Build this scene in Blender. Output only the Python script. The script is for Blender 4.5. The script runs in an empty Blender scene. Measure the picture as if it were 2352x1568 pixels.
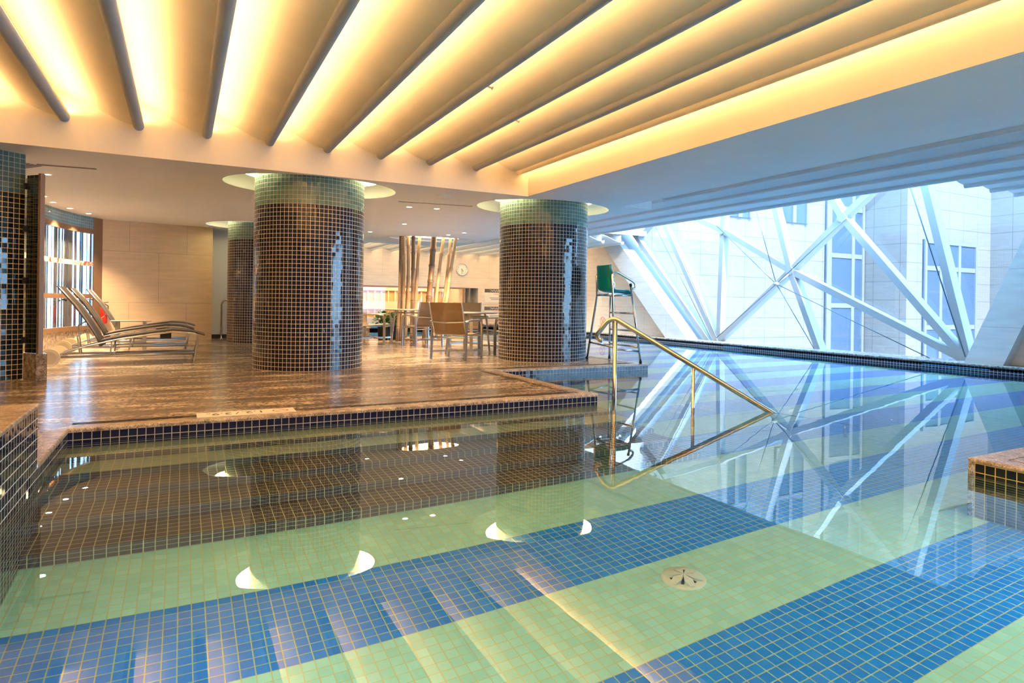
import bpy, bmesh, math, random
from math import sin, cos, pi, radians, atan2, hypot
from mathutils import Vector, Matrix
from mathutils.geometry import tessellate_polygon
random.seed(4)
S = bpy.context.scene
COL = S.collection

# ------------------------------------------------------------------ camera
F = 1449.0; ROLL = 0.0138; YAW = atan2(758, F)
fw = Vector((sin(YAW), cos(YAW), 0)); rt = Vector((cos(YAW), -sin(YAW), 0)); up = Vector((0, 0, 1))
cr = rt*cos(ROLL) + up*sin(ROLL); cu = up*cos(ROLL) - rt*sin(ROLL)
cd = bpy.data.cameras.new('camera'); cam = bpy.data.objects.new('camera', cd); COL.objects.link(cam)
cd.sensor_fit = 'HORIZONTAL'; cd.sensor_width = 36; cd.lens = F/2352*36
cd.shift_y = (694-784)/2352; cd.clip_end = 300; cd.clip_start = .05
M = Matrix((( cr.x, cu.x, -fw.x, 0), (cr.y, cu.y, -fw.y, 0), (cr.z, cu.z, -fw.z, 1.05), (0, 0, 0, 1)))
cam.matrix_world = M
S.camera = cam

# ------------------------------------------------------------------ world, sun, exposure
W = bpy.data.worlds.new('world'); S.world = W; W.use_nodes = True
wn = W.node_tree.nodes; bg = wn['Background']
bg.inputs[0].default_value = (.32, .63, 1.0, 1); bg.inputs[1].default_value = 8.0
sd = bpy.data.lights.new('sun', 'SUN'); sun = bpy.data.objects.new('sun', sd); COL.objects.link(sun)
sd.energy = 6.5; sd.color = (1, .95, .88); sd.angle = radians(4)
sun.rotation_euler = Vector((-.15, -.75, .65)).to_track_quat('Z', 'Y').to_euler()
S.view_settings.view_transform = 'Standard'; S.view_settings.look = 'None'
S.view_settings.gamma = 1; S.view_settings.exposure = 0.9; S.view_settings.use_curve_mapping = False
S.cycles.max_bounces = 14; S.cycles.diffuse_bounces = 6; S.cycles.glossy_bounces = 6
S.cycles.transmission_bounces = 8; S.cycles.transparent_max_bounces = 12
S.cycles.caustics_reflective = True; S.cycles.caustics_refractive = True
S.cycles.sample_clamp_indirect = 12.0; S.cycles.blur_glossy = .4

WARM = (1.0, .63, .30)
def area(name, loc, direction, sx, sy, power, color=WARM, xaxis=None, spread=None, shape='RECTANGLE'):
    l = bpy.data.lights.new(name, 'AREA'); l.shape = shape; l.size = sx; l.size_y = sy
    l.energy = power; l.color = color
    if spread: l.spread = spread
    o = bpy.data.objects.new(name, l); COL.objects.link(o)
    z = -Vector(direction).normalized(); x = Vector(xaxis or (1, 0, 0)); x = (x - z*x.dot(z)).normalized(); y = z.cross(x)
    o.matrix_world = Matrix(((x.x, y.x, z.x, loc[0]), (x.y, y.y, z.y, loc[1]), (x.z, y.z, z.z, loc[2]), (0, 0, 0, 1)))
    return o
# sky portal in the great window
po = area('window_portal', (12.3, 9.8, 2.6), (-1, 0, 0), 10.4, 5.0, 0, (1, 1, 1), (0, 1, 0)); po.data.cycles.is_portal = True

RIB0 = -1.16; PITCH = .70; Y1 = 8.34; X1 = 4.61; ZC = 2.65
CY0 = -3.0
for k in range(-3, 9):
    x = RIB0 + PITCH*k
    area('cove_lamp', (x-.010, (CY0+Y1)/2, 3.03), (.85, 0, .53), Y1-CY0-.1, .035, 40, WARM, (0, 1, 0))
area('cove_lamp', (X1-.13, (CY0+Y1)/2, 3.24), (.9, 0, -.25), Y1-CY0-.1, .03, 38, WARM, (0, 1, 0))
for k, (y0, y1) in enumerate([(17.4, 21.9)]*1):
    for j in range(-5, 7):
        x = 7.3 + PITCH*j
        area('far_cove_lamp', (x-.010, (y0+y1)/2, 2.88), (.55, 0, .83), y1-y0-.1, .035, 40, WARM, (0, 1, 0))

# ------------------------------------------------------------------ node helpers
def nm(name):
    m = bpy.data.materials.new(name); m.use_nodes = True
    nt = m.node_tree; b = nt.nodes['Principled BSDF']
    return m, nt, b
def N(nt, t, **kw):
    n = nt.nodes.new(t)
    for k, v in kw.items():
        if isinstance(k, str) and hasattr(n, k): setattr(n, k, v)
    return n
def L(nt, a, b): nt.links.new(a, b)
def rgba(c): return (c[0], c[1], c[2], 1)
def plain(name, c, rough=.5, metal=0, spec=.5, noise=0, scale=5, coat=0):
    m, nt, b = nm(name)
    b.inputs['Base Color'].default_value = rgba(c); b.inputs['Roughness'].default_value = rough
    b.inputs['Metallic'].default_value = metal; b.inputs['Specular IOR Level'].default_value = spec
    b.inputs['Coat Weight'].default_value = coat
    if noise:
        g = N(nt, 'ShaderNodeNewGeometry'); t = N(nt, 'ShaderNodeTexNoise'); t.inputs['Scale'].default_value = scale; t.inputs['Detail'].default_value = 6
        L(nt, g.outputs['Position'], t.inputs['Vector'])
        r = N(nt, 'ShaderNodeMapRange'); r.inputs[1].default_value = .3; r.inputs[2].default_value = .7
        r.inputs[3].default_value = 1-noise; r.inputs[4].default_value = 1+noise*.6
        L(nt, t.outputs['Fac'], r.inputs[0])
        mx = N(nt, 'ShaderNodeVectorMath', operation='SCALE'); mx.inputs[0].default_value = c
        L(nt, r.outputs[0], mx.inputs['Scale']); L(nt, mx.outputs[0], b.inputs['Base Color'])
    return m
def emis(name, c, s):
    m, nt, b = nm(name); b.inputs['Base Color'].default_value = rgba(c)
    b.inputs['Emission Color'].default_value = rgba(c); b.inputs['Emission Strength'].default_value = s
    return m
TP = .0565
def tile(name, c1, c2, grout, p=TP, g=.0028, rough=.06, wob=.035, stripe=None, uoff=0, voff=0, gro=.5):
    """glazed mosaic: brick texture on metric UVs, a small random tilt per tile"""
    m, nt, b = nm(name)
    uv = N(nt, 'ShaderNodeUVMap'); uv.uv_map = 'UVMap'
    mp = N(nt, 'ShaderNodeVectorMath', operation='ADD'); mp.inputs[1].default_value = (uoff, voff, 0)
    L(nt, uv.outputs[0], mp.inputs[0])
    br = N(nt, 'ShaderNodeTexBrick'); br.offset = 0; br.squash = 1
    br.inputs['Scale'].default_value = 1; br.inputs['Mortar Size'].default_value = g; br.inputs['Mortar Smooth'].default_value = .15
    br.inputs['Brick Width'].default_value = p; br.inputs['Row Height'].default_value = p
    br.inputs['Color1'].default_value = rgba(c1); br.inputs['Color2'].default_value = rgba(c2); br.inputs['Mortar'].default_value = rgba(grout)
    L(nt, mp.outputs[0], br.inputs['Vector'])
    colout = br.outputs['Color']
    if stripe:
        w, y0, d1, d2 = stripe
        sx = N(nt, 'ShaderNodeSeparateXYZ'); L(nt, mp.outputs[0], sx.inputs[0])
        a = N(nt, 'ShaderNodeMath', operation='SUBTRACT'); a.inputs[1].default_value = y0; L(nt, sx.outputs['Y'], a.inputs[0])
        q = N(nt, 'ShaderNodeMath', operation='DIVIDE'); q.inputs[1].default_value = 2*w; L(nt, a.outputs[0], q.inputs[0])
        fr = N(nt, 'ShaderNodeMath', operation='FRACT'); L(nt, q.outputs[0], fr.inputs[0])
        gt = N(nt, 'ShaderNodeMath', operation='GREATER_THAN'); gt.inputs[1].default_value = .5; L(nt, fr.outputs[0], gt.inputs[0])
        b2 = N(nt, 'ShaderNodeTexBrick'); b2.offset = 0; b2.squash = 1
        for k in ('Scale', 'Mortar Size', 'Mortar Smooth', 'Brick Width', 'Row Height'): b2.inputs[k].default_value = br.inputs[k].default_value
        b2.inputs['Color1'].default_value = rgba(d1); b2.inputs['Color2'].default_value = rgba(d2); b2.inputs['Mortar'].default_value = rgba([v*.85 for v in grout])
        L(nt, mp.outputs[0], b2.inputs['Vector'])
        mx = N(nt, 'ShaderNodeMix', data_type='RGBA'); L(nt, gt.outputs[0], mx.inputs[0])
        L(nt, br.outputs['Color'], mx.inputs[6]); L(nt, b2.outputs['Color'], mx.inputs[7]); colout = mx.outputs[2]
    L(nt, colout, b.inputs['Base Color'])
    rr = N(nt, 'ShaderNodeMapRange'); rr.inputs[3].default_value = rough; rr.inputs[4].default_value = gro
    L(nt, br.outputs['Fac'], rr.inputs[0]); L(nt, rr.outputs[0], b.inputs['Roughness'])
    if wob:
        dv = N(nt, 'ShaderNodeVectorMath', operation='SCALE'); dv.inputs['Scale'].default_value = 1/p; L(nt, mp.outputs[0], dv.inputs[0])
        fl = N(nt, 'ShaderNodeVectorMath', operation='FLOOR'); L(nt, dv.outputs[0], fl.inputs[0])
        wnz = N(nt, 'ShaderNodeTexWhiteNoise', noise_dimensions='3D'); L(nt, fl.outputs[0], wnz.inputs['Vector'])
        sb = N(nt, 'ShaderNodeVectorMath', operation='SUBTRACT'); sb.inputs[1].default_value = (.5, .5, .5); L(nt, wnz.outputs['Color'], sb.inputs[0])
        sc = N(nt, 'ShaderNodeVectorMath', operation='SCALE'); sc.inputs['Scale'].default_value = wob; L(nt, sb.outputs[0], sc.inputs[0])
        ge = N(nt, 'ShaderNodeNewGeometry')
        ad = N(nt, 'ShaderNodeVectorMath', operation='ADD'); L(nt, ge.outputs['Normal'], ad.inputs[0]); L(nt, sc.outputs[0], ad.inputs[1])
        no = N(nt, 'ShaderNodeVectorMath', operation='NORMALIZE'); L(nt, ad.outputs[0], no.inputs[0])
        bp = N(nt, 'ShaderNodeBump'); bp.inputs['Distance'].default_value = .002; bp.inputs['Strength'].default_value = .5; bp.invert = True
        L(nt, br.outputs['Fac'], bp.inputs['Height']); L(nt, no.outputs[0], bp.inputs['Normal']); L(nt, bp.outputs[0], b.inputs['Normal'])
    return m
def granite(name, ca, cb, cc, streak, rough, speck=90, spk=.35):
    m, nt, b = nm(name)
    g = N(nt, 'ShaderNodeNewGeometry')
    mp = N(nt, 'ShaderNodeMapping'); mp.inputs['Scale'].default_value = streak; L(nt, g.outputs['Position'], mp.inputs['Vector'])
    t = N(nt, 'ShaderNodeTexNoise'); t.inputs['Scale'].default_value = 1; t.inputs['Detail'].default_value = 9; t.inputs['Roughness'].default_value = .68
    L(nt, mp.outputs[0], t.inputs['Vector'])
    r = N(nt, 'ShaderNodeValToRGB'); e = r.color_ramp.elements
    e[0].position = .34; e[0].color = rgba(ca); e[1].position = .68; e[1].color = rgba(cc)
    x = e.new(.5); x.color = rgba(cb); L(nt, t.outputs['Fac'], r.inputs[0])
    t2 = N(nt, 'ShaderNodeTexNoise'); t2.inputs['Scale'].default_value = speck; t2.inputs['Detail'].default_value = 3; L(nt, g.outputs['Position'], t2.inputs['Vector'])
    mr = N(nt, 'ShaderNodeMapRange'); mr.inputs[1].default_value = .38; mr.inputs[2].default_value = .62; mr.inputs[3].default_value = 1-spk; mr.inputs[4].default_value = 1+spk*.7
    L(nt, t2.outputs['Fac'], mr.inputs[0])
    sc = N(nt, 'ShaderNodeVectorMath', operation='SCALE'); L(nt, r.outputs[0], sc.inputs[0]); L(nt, mr.outputs[0], sc.inputs['Scale'])
    L(nt, sc.outputs[0], b.inputs['Base Color']); b.inputs['Roughness'].default_value = rough
    b.inputs['Specular IOR Level'].default_value = .5
    return m
def stone(name, c, w=2.4, h=1.05, off=(0, 0), rough=.45, jw=.004, jd=.55, boff=.5):
    m, nt, b = nm(name)
    uv = N(nt, 'ShaderNodeUVMap'); uv.uv_map = 'UVMap'
    mp = N(nt, 'ShaderNodeVectorMath', operation='ADD'); mp.inputs[1].default_value = (off[0], off[1], 0); L(nt, uv.outputs[0], mp.inputs[0])
    br = N(nt, 'ShaderNodeTexBrick'); br.offset = boff; br.squash = 1
    br.inputs['Scale'].default_value = 1; br.inputs['Mortar Size'].default_value = jw; br.inputs['Mortar Smooth'].default_value = .3
    br.inputs['Brick Width'].default_value = w; br.inputs['Row Height'].default_value = h
    br.inputs['Color1'].default_value = rgba(c); br.inputs['Color2'].default_value = rgba([v*.95 for v in c]); br.inputs['Mortar'].default_value = rgba([v*jd for v in c])
    L(nt, mp.outputs[0], br.inputs['Vector'])
    t = N(nt, 'ShaderNodeTexNoise'); t.inputs['Scale'].default_value = 1.0; t.inputs['Detail'].default_value = 8
    ms = N(nt, 'ShaderNodeMapping'); ms.inputs['Scale'].default_value = (2, 14, 1); L(nt, uv.outputs[0], ms.inputs[0]); L(nt, ms.outputs[0], t.inputs['Vector'])
    mr = N(nt, 'ShaderNodeMapRange'); mr.inputs[1].default_value = .3; mr.inputs[2].default_value = .7; mr.inputs[3].default_value = .9; mr.inputs[4].default_value = 1.06
    L(nt, t.outputs['Fac'], mr.inputs[0])
    sc = N(nt, 'ShaderNodeVectorMath', operation='SCALE'); L(nt, br.outputs['Color'], sc.inputs[0]); L(nt, mr.outputs[0], sc.inputs['Scale'])
    L(nt, sc.outputs[0], b.inputs['Base Color']); b.inputs['Roughness'].default_value = rough
    return m
def seethrough(name, c, alpha, rough=.5, metal=0):
    m, nt, b = nm(name); b.inputs['Base Color'].default_value = rgba(c); b.inputs['Roughness'].default_value = rough
    b.inputs['Metallic'].default_value = metal; b.inputs['Alpha'].default_value = alpha
    return m
def glass(name, tint=(.93, .97, 1), refl=1.45, boost=1.0):
    m, nt, b = nm(name); nt.nodes.remove(b)
    out = nt.nodes['Material Output']
    tr = N(nt, 'ShaderNodeBsdfTransparent'); tr.inputs[0].default_value = rgba(tint)
    gl = N(nt, 'ShaderNodeBsdfGlossy'); gl.inputs['Roughness'].default_value = .01
    fr = N(nt, 'ShaderNodeFresnel'); ge = N(nt, 'ShaderNodeNewGeometry')
    ri = N(nt, 'ShaderNodeMapRange'); ri.inputs[3].default_value = refl; ri.inputs[4].default_value = 1/refl   # same pane from either side
    L(nt, ge.outputs['Backfacing'], ri.inputs[0]); L(nt, ri.outputs[0], fr.inputs['IOR'])
    mul = N(nt, 'ShaderNodeMath', operation='MULTIPLY'); mul.inputs[1].default_value = boost; mul.use_clamp = True
    L(nt, fr.outputs[0], mul.inputs[0])
    mx = N(nt, 'ShaderNodeMixShader'); L(nt, mul.outputs[0], mx.inputs[0]); L(nt, tr.outputs[0], mx.inputs[1]); L(nt, gl.outputs[0], mx.inputs[2])
    L(nt, mx.outputs[0], out.inputs['Surface'])
    return m

# ------------------------------------------------------------------ materials
GROUT = (.80, .70, .54)
m_tile_dark = tile('navy_mosaic', (.010, .011, .026), (.022, .021, .04), GROUT, wob=.05)
m_tile_teal = tile('teal_mosaic', (.09, .17, .145), (.14, .24, .2), (.5, .5, .38), wob=.05)
m_tile_pool = tile('waterline_mosaic', (.012, .014, .04), (.02, .02, .05), (.5, .47, .38), wob=.03, voff=-.078)
m_tile_floor = tile('striped_pool_mosaic', (.0, .0, .0), (.0, .0, .0), (.50, .56, .34), p=TP, g=.0026, rough=.25, wob=0, voff=0)
def striped():
    m = tile('pool_stripe_mosaic', (.31, .66, .54), (.38, .74, .62), (.48, .54, .28), g=.0028, rough=.3, wob=0, voff=-3.95+TP*200,
             stripe=(TP*11, TP*200 - TP*11, (.0, .20, .70), (.0, .25, .80)), gro=.6)
    return m
m_floor_pool = striped()
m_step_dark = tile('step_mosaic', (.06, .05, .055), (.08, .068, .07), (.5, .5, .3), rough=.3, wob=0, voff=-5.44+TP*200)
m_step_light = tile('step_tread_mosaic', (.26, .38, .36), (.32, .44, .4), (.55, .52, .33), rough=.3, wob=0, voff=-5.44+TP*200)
m_deck = granite('deck_granite', (.075, .05, .034), (.29, .225, .165), (.76, .66, .52), (.9, 4.2, 3), .2, 34, .55)
m_cope = granite('coping_granite', (.16, .12, .09), (.42, .33, .24), (.68, .58, .45), (14, 14, 14), .3, 110, .5)
m_speck = granite('speckled_granite', (.12, .09, .06), (.33, .27, .22), (.6, .54, .47), (18, 18, 18), .25, 160, .5)
m_plaster = plain('ceiling_plaster', (.76, .77, .78), .75, noise=.03, scale=1.5)
m_nosing = plain('daylit_grey_nosing', (.40, .415, .43), .6)  # grey stands in for cool daylight falling on the rib noses
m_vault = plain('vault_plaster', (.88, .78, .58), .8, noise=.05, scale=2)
m_stone = stone('honey_limestone', (.66, .50, .33), 1.1, 1.08, (-.23, .255))
m_stonef = stone('cream_limestone', (.72, .62, .50), 4.2, 1.0, (0, .043))
m_stoneg = stone('grey_limestone', (.60, .58, .54), 3.0, .95, (0, .2))
m_white = plain('white_panel', (.72, .74, .76), .5)
m_bronze = plain('bronze_frame', (.30, .18, .11), .35, .3)
m_steel = plain('polished_steel', (.72, .68, .62), .12, 1)
m_alu = plain('brushed_aluminium', (.55, .54, .54), .32, .85)
m_truss = plain('white_truss_paint', (.31, .31, .31), .4)
m_dark = plain('black_plastic', (.015, .015, .016), .4)
m_cable = plain('dark_cable', (.12, .16, .2), .3, .7)
m_green = plain('green_plastic', (.0, .36, .35), .22, coat=.3)
m_wheel = plain('cream_plastic', (.70, .60, .42), .45)
m_sling = plain('taupe_sling', (.085, .07, .065), .7)
m_mesh = seethrough('tan_mesh', (.30, .18, .08), .76, .55)
m_bamboo = None
m_glass = glass('clear_glass', (.95, .98, 1))
m_glass2 = glass('dark_glass', (.72, .8, .8), 1.5, 1.6)
m_glow = emis('warm_lamp', (1, .78, .45), 15)
m_dl = emis('downlight_lamp', (1, .86, .66), 22)
m_red = plain('red_paint', (.55, .02, .01), .35)
m_sign = plain('cream_sign', (.82, .78, .68), .4)
m_ink = plain('grey_ink', (.10, .09, .09), .6)
m_rink = plain('red_ink', (.55, .08, .03), .6)
m_wink = plain('white_ink', (.8, .8, .8), .6)
m_slot = plain('slot_shadow', (.06, .045, .03), .8)
m_dwhite = plain('white_enamel', (.8, .8, .78), .4)
m_basket = plain('black_wicker', (.012, .012, .012), .5)
m_drain = plain('drain_plastic', (.62, .64, .48), .5)
m_rubber = m_dark

def bamboo_mat(ca, cb):
    m, nt, b = nm('bamboo_cane')
    g = N(nt, 'ShaderNodeNewGeometry'); t = N(nt, 'ShaderNodeTexNoise'); t.inputs['Scale'].default_value = 2.2; t.inputs['Detail'].default_value = 4
    mp = N(nt, 'ShaderNodeMapping'); mp.inputs['Scale'].default_value = (1.5, 1.5, .5); L(nt, g.outputs['Position'], mp.inputs[0]); L(nt, mp.outputs[0], t.inputs['Vector'])
    r = N(nt, 'ShaderNodeValToRGB'); e = r.color_ramp.elements; e[0].position = .25; e[0].color = ca; e[1].position = .75; e[1].color = cb
    L(nt, t.outputs['Fac'], r.inputs[0]); L(nt, r.outputs[0], b.inputs['Base Color']); b.inputs['Roughness'].default_value = .4
    return m
m_bamboo = bamboo_mat((.42, .25, .11, 1), (.66, .44, .22, 1)); m_bamboo_dark = bamboo_mat((.15, .085, .045, 1), (.32, .19, .10, 1))

def water_mat():
    m, nt, b = nm('pool_water'); nt.nodes.remove(b); out = nt.nodes['Material Output']
    rf = N(nt, 'ShaderNodeBsdfRefraction'); rf.inputs['IOR'].default_value = 1.33; rf.inputs['Roughness'].default_value = 0; rf.inputs['Color'].default_value = (.93, 1, 1, 1)
    gl = N(nt, 'ShaderNodeBsdfGlossy'); gl.inputs['Roughness'].default_value = 0
    fr = N(nt, 'ShaderNodeFresnel'); fr.inputs['IOR'].default_value = 1.5
    mx = N(nt, 'ShaderNodeMixShader')
    g = N(nt, 'ShaderNodeNewGeometry'); t = N(nt, 'ShaderNodeTexNoise'); t.inputs['Scale'].default_value = 1.6; t.inputs['Detail'].default_value = 2
    L(nt, g.outputs['Position'], t.inputs['Vector'])
    bp = N(nt, 'ShaderNodeBump'); bp.inputs['Strength'].default_value = .03; bp.inputs['Distance'].default_value = .02; L(nt, t.outputs['Fac'], bp.inputs['Height'])
    for n in (rf, gl, fr): L(nt, bp.outputs[0], n.inputs['Normal'])
    L(nt, fr.outputs[0], mx.inputs[0]); L(nt, rf.outputs[0], mx.inputs[1]); L(nt, gl.outputs[0], mx.inputs[2]); L(nt, mx.outputs[0], out.inputs['Surface'])
    return m
m_water = water_mat()

# ------------------------------------------------------------------ mesh builder
class MB:
    def __init__(s): s.v = []; s.f = []; s.uv = []; s.sm = []
    def face(s, pts, uv=None, smooth=False):
        i = len(s.v); s.v += [tuple(p) for p in pts]; s.f.append(list(range(i, i+len(pts))))
        if uv is None:
            n = Vector((0, 0, 0)); P = [Vector(p) for p in pts]
            for a in range(len(P)): n += P[a].cross(P[(a+1) % len(P)])
            ax = max(range(3), key=lambda k: abs(n[k]))
            uv = [((p[1], p[2]) if ax == 0 else (p[0], p[2]) if ax == 1 else (p[0], p[1])) for p in P]
        s.uv.append(uv); s.sm.append(smooth); return s
    def box(s, x0, x1, y0, y1, z0, z1):
        a = [(x0, y0, z0), (x1, y0, z0), (x1, y1, z0), (x0, y1, z0), (x0, y0, z1), (x1, y0, z1), (x1, y1, z1), (x0, y1, z1)]
        for q in ((0, 3, 2, 1), (4, 5, 6, 7), (0, 1, 5, 4), (1, 2, 6, 5), (2, 3, 7, 6), (3, 0, 4, 7)): s.face([a[i] for i in q])
        return s
    def bar(s, a, b, w, d, side=(0, 1, 0)):
        """rectangular bar a->b; w measured along 'side' projected, d across it"""
        a = Vector(a); b = Vector(b); t = (b-a).normalized(); u = Vector(side); u = (u - t*u.dot(t)).normalized(); v = t.cross(u)
        c = [(-w/2, -d/2), (w/2, -d/2), (w/2, d/2), (-w/2, d/2)]
        A = [a+u*x+v*y for x, y in c]; B = [b+u*x+v*y for x, y in c]
        for i in range(4):
            j = (i+1) % 4; s.face([A[i], A[j], B[j], B[i]])
        s.face(A[::-1]); s.face(B); return s
    def tube(s, pts, r, n=12, cap=True):
        P = [Vector(p) for p in pts]; R = r if isinstance(r, (list, tuple)) else [r]*len(P)
        rings = []; u = None
        for i, p in enumerate(P):
            if i == 0: t = P[1]-P[0]
            elif i == len(P)-1: t = P[-1]-P[-2]
            else: t = (P[i+1]-P[i]).normalized() + (P[i]-P[i-1]).normalized()
            t = t.normalized()
            if u is None: u = t.orthogonal().normalized()
            else: u = (u - t*u.dot(t)).normalized()
            v = t.cross(u); rings.append([p + (u*cos(2*pi*k/n) + v*sin(2*pi*k/n))*R[i] for k in range(n)])
        for a, b in zip(rings, rings[1:]):
            for k in range(n):
                j = (k+1) % n; s.face([a[k], a[j], b[j], b[k]], smooth=True)
        if cap: s.face(rings[0][::-1]); s.face(rings[-1])
        return s
    def lathe(s, prof, c=(0, 0, 0), n=48, sx=1, sy=1, flip=False, uvr=None):
        for (r0, z0), (r1, z1) in zip(prof, prof[1:]):
            for k in range(n):
                a0 = 2*pi*k/n; a1 = 2*pi*(k+1)/n
                q = [(c[0]+sx*r0*cos(a0), c[1]+sy*r0*sin(a0), c[2]+z0), (c[0]+sx*r0*cos(a1), c[1]+sy*r0*sin(a1), c[2]+z0),
                     (c[0]+sx*r1*cos(a1), c[1]+sy*r1*sin(a1), c[2]+z1), (c[0]+sx*r1*cos(a0), c[1]+sy*r1*sin(a0), c[2]+z1)]
                uv = None
                if uvr: uv = [(a0*uvr, z0), (a1*uvr, z0), (a1*uvr, z1), (a0*uvr, z1)]
                if flip: q = q[::-1]; uv = uv[::-1] if uv else None
                if r0 < 1e-6: q = [q[0], q[2], q[3]] if not flip else [q[0], q[1], q[3]]; uv = None
                elif r1 < 1e-6: q = [q[0], q[1], q[2]] if not flip else q[1:]; uv = None
                s.face(q, uv, True)
        return s
    def poly(s, outer, holes=(), z=0, down=False):
        loops = [[Vector((x, y, 0)) for x, y in outer]] + [[Vector((x, y, 0)) for x, y in h] for h in holes]
        flat = [p for l in loops for p in l]
        for tri in tessellate_polygon(loops):
            P = [flat[i] for i in tri]; nz = (P[1]-P[0]).cross(P[2]-P[0]).z
            if (nz < 0) != down: P = P[::-1]
            s.face([(p.x, p.y, z) for p in P])
        return s
    def prism(s, outline, y0, y1, smooth=False, cap=True):
        """outline in XZ extruded along Y"""
        n = len(outline); l = 0
        for i in range(n):
            a = outline[i]; b = outline[(i+1) % n]; d = hypot(b[0]-a[0], b[1]-a[1])
            s.face([(a[0], y0, a[1]), (b[0], y0, b[1]), (b[0], y1, b[1]), (a[0], y1, a[1])], [(l, y0), (l+d, y0), (l+d, y1), (l, y1)], smooth); l += d
        if cap:
            loops = [[Vector((x, z, 0)) for x, z in outline]]
            for tri in tessellate_polygon(loops):
                s.face([(outline[i][0], y0, outline[i][1]) for i in tri]); s.face([(outline[i][0], y1, outline[i][1]) for i in tri[::-1]])
        return s
    def sheet(s, path, y0, y1, th=.006, dz=None):
        """a thin curved sheet: path in XZ, spanning y0..y1, real thickness"""
        P = [Vector((x, 0, z)) for x, z in path]; U = []
        for i, p in enumerate(P):
            t = (P[min(i+1, len(P)-1)]-P[max(i-1, 0)]).normalized(); U.append(Vector((-t.z, 0, t.x))*th)
        out = [(p.x, p.z) for p in P] + [((p+u).x, (p+u).z) for p, u in reversed(list(zip(P, U)))]
        return s.prism(out, y0, y1, smooth=False)
    def build(s, name, mat, parent=None, merge=True, bevel=0, shade=None):
        me = bpy.data.meshes.new(name); me.from_pydata(s.v, [], s.f)
        ul = me.uv_layers.new(name='UVMap'); k = 0
        for uvs in s.uv:
            for q in uvs: ul.data[k].uv = q; k += 1
        me.polygons.foreach_set('use_smooth', s.sm)
        if merge:
            bm = bmesh.new(); bm.from_mesh(me); bmesh.ops.remove_doubles(bm, verts=bm.verts, dist=1e-5)
            bmesh.ops.recalc_face_normals(bm, faces=bm.faces) if merge == 'n' else None
            bm.to_mesh(me); bm.free()
        me.materials.append(mat)
        o = bpy.data.objects.new(name, me); COL.objects.link(o)
        if parent: o.parent = parent
        if bevel:
            b = o.modifiers.new('bevel', 'BEVEL'); b.width = bevel; b.segments = 3; b.limit_method = 'ANGLE'; b.angle_limit = radians(40)
        return o
def struct(o): o['kind'] = 'structure'; return o
def tag(o, label, cat, group=None, kind=None):
    o['label'] = label; o['category'] = cat
    if group: o['group'] = group
    if kind: o['kind'] = kind
    return o
def thing(name, label, cat, loc=(0, 0, 0), rz=0, group=None):
    o = bpy.data.objects.new(name, None); COL.objects.link(o); o.empty_display_size = .1
    o.location = loc; o.rotation_euler = (0, 0, rz); return tag(o, label, cat, group)
def copy_tree(o, parent=None):
    c = o.copy(); COL.objects.link(c); c.parent = parent
    for ch in [x for x in COL.objects if x.parent == o and x != c]: copy_tree(ch, c)
    return c
def text(name, s, size, mat, parent, mtx, align='CENTER', ext=.0008):
    cu_ = bpy.data.curves.new(name, 'FONT'); cu_.body = s; cu_.size = size; cu_.align_x = align; cu_.align_y = 'CENTER'; cu_.extrude = ext
    t = bpy.data.objects.new('tmp', cu_); COL.objects.link(t)
    me = bpy.data.meshes.new_from_object(t.evaluated_get(bpy.context.evaluated_depsgraph_get()))
    COL.objects.unlink(t); bpy.data.objects.remove(t)
    me.materials.clear(); me.materials.append(mat)
    o = bpy.data.objects.new(name, me); COL.objects.link(o); o.parent = parent
    o.matrix_local = mtx; return o
def ell(cx, cy, rx, ry, n=64): return [(cx+rx*cos(2*pi*k/n), cy+ry*sin(2*pi*k/n)) for k in range(n)]
def arc(cx, cz, r, a0, a1, n): return [(cx+r*cos(radians(a0+(a1-a0)*k/n)), cz+r*sin(radians(a0+(a1-a0)*k/n))) for k in range(n+1)]

ZD = .105; DEEP = -.95; YS = .08
XW = 11.77; YF = 22.0; XG = 12.4
# ================================================================== POOL AND DECK
water_outline = [(-.71, -6), (4.44, -6), (4.44, 2.21), (7.6, 2.21), (7.6, -6), (XW, -6), (XW, YF-.35), (3.9, YF-.35), (3.9, 16.0), (6.55, 16.0), (6.55, 7.85), (3.87, 7.85), (3.87, 5.44), (-.71, 5.44)]
w = MB().poly(water_outline, z=0).build('pool_water', m_water)
tag(w, 'still clear water of the indoor swimming pool mirroring ceiling and window', 'water', kind='stuff')
struct(MB().poly([(-.9, -6), (XW+.1, -6), (XW+.1, YF), (-.9, YF)], z=DEEP).build('pool_floor', m_floor_pool))

def edge_walls(name, pts, mat, z0=DEEP, z1=YS, inset=.012):
    b = MB()
    for (x0, y0), (x1, y1) in zip(pts, pts[1:]): b.face([(x0, y0, z0), (x1, y1, z0), (x1, y1, z1), (x0, y0, z1)])
    return struct(b.build(name, mat, merge=False))
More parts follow.
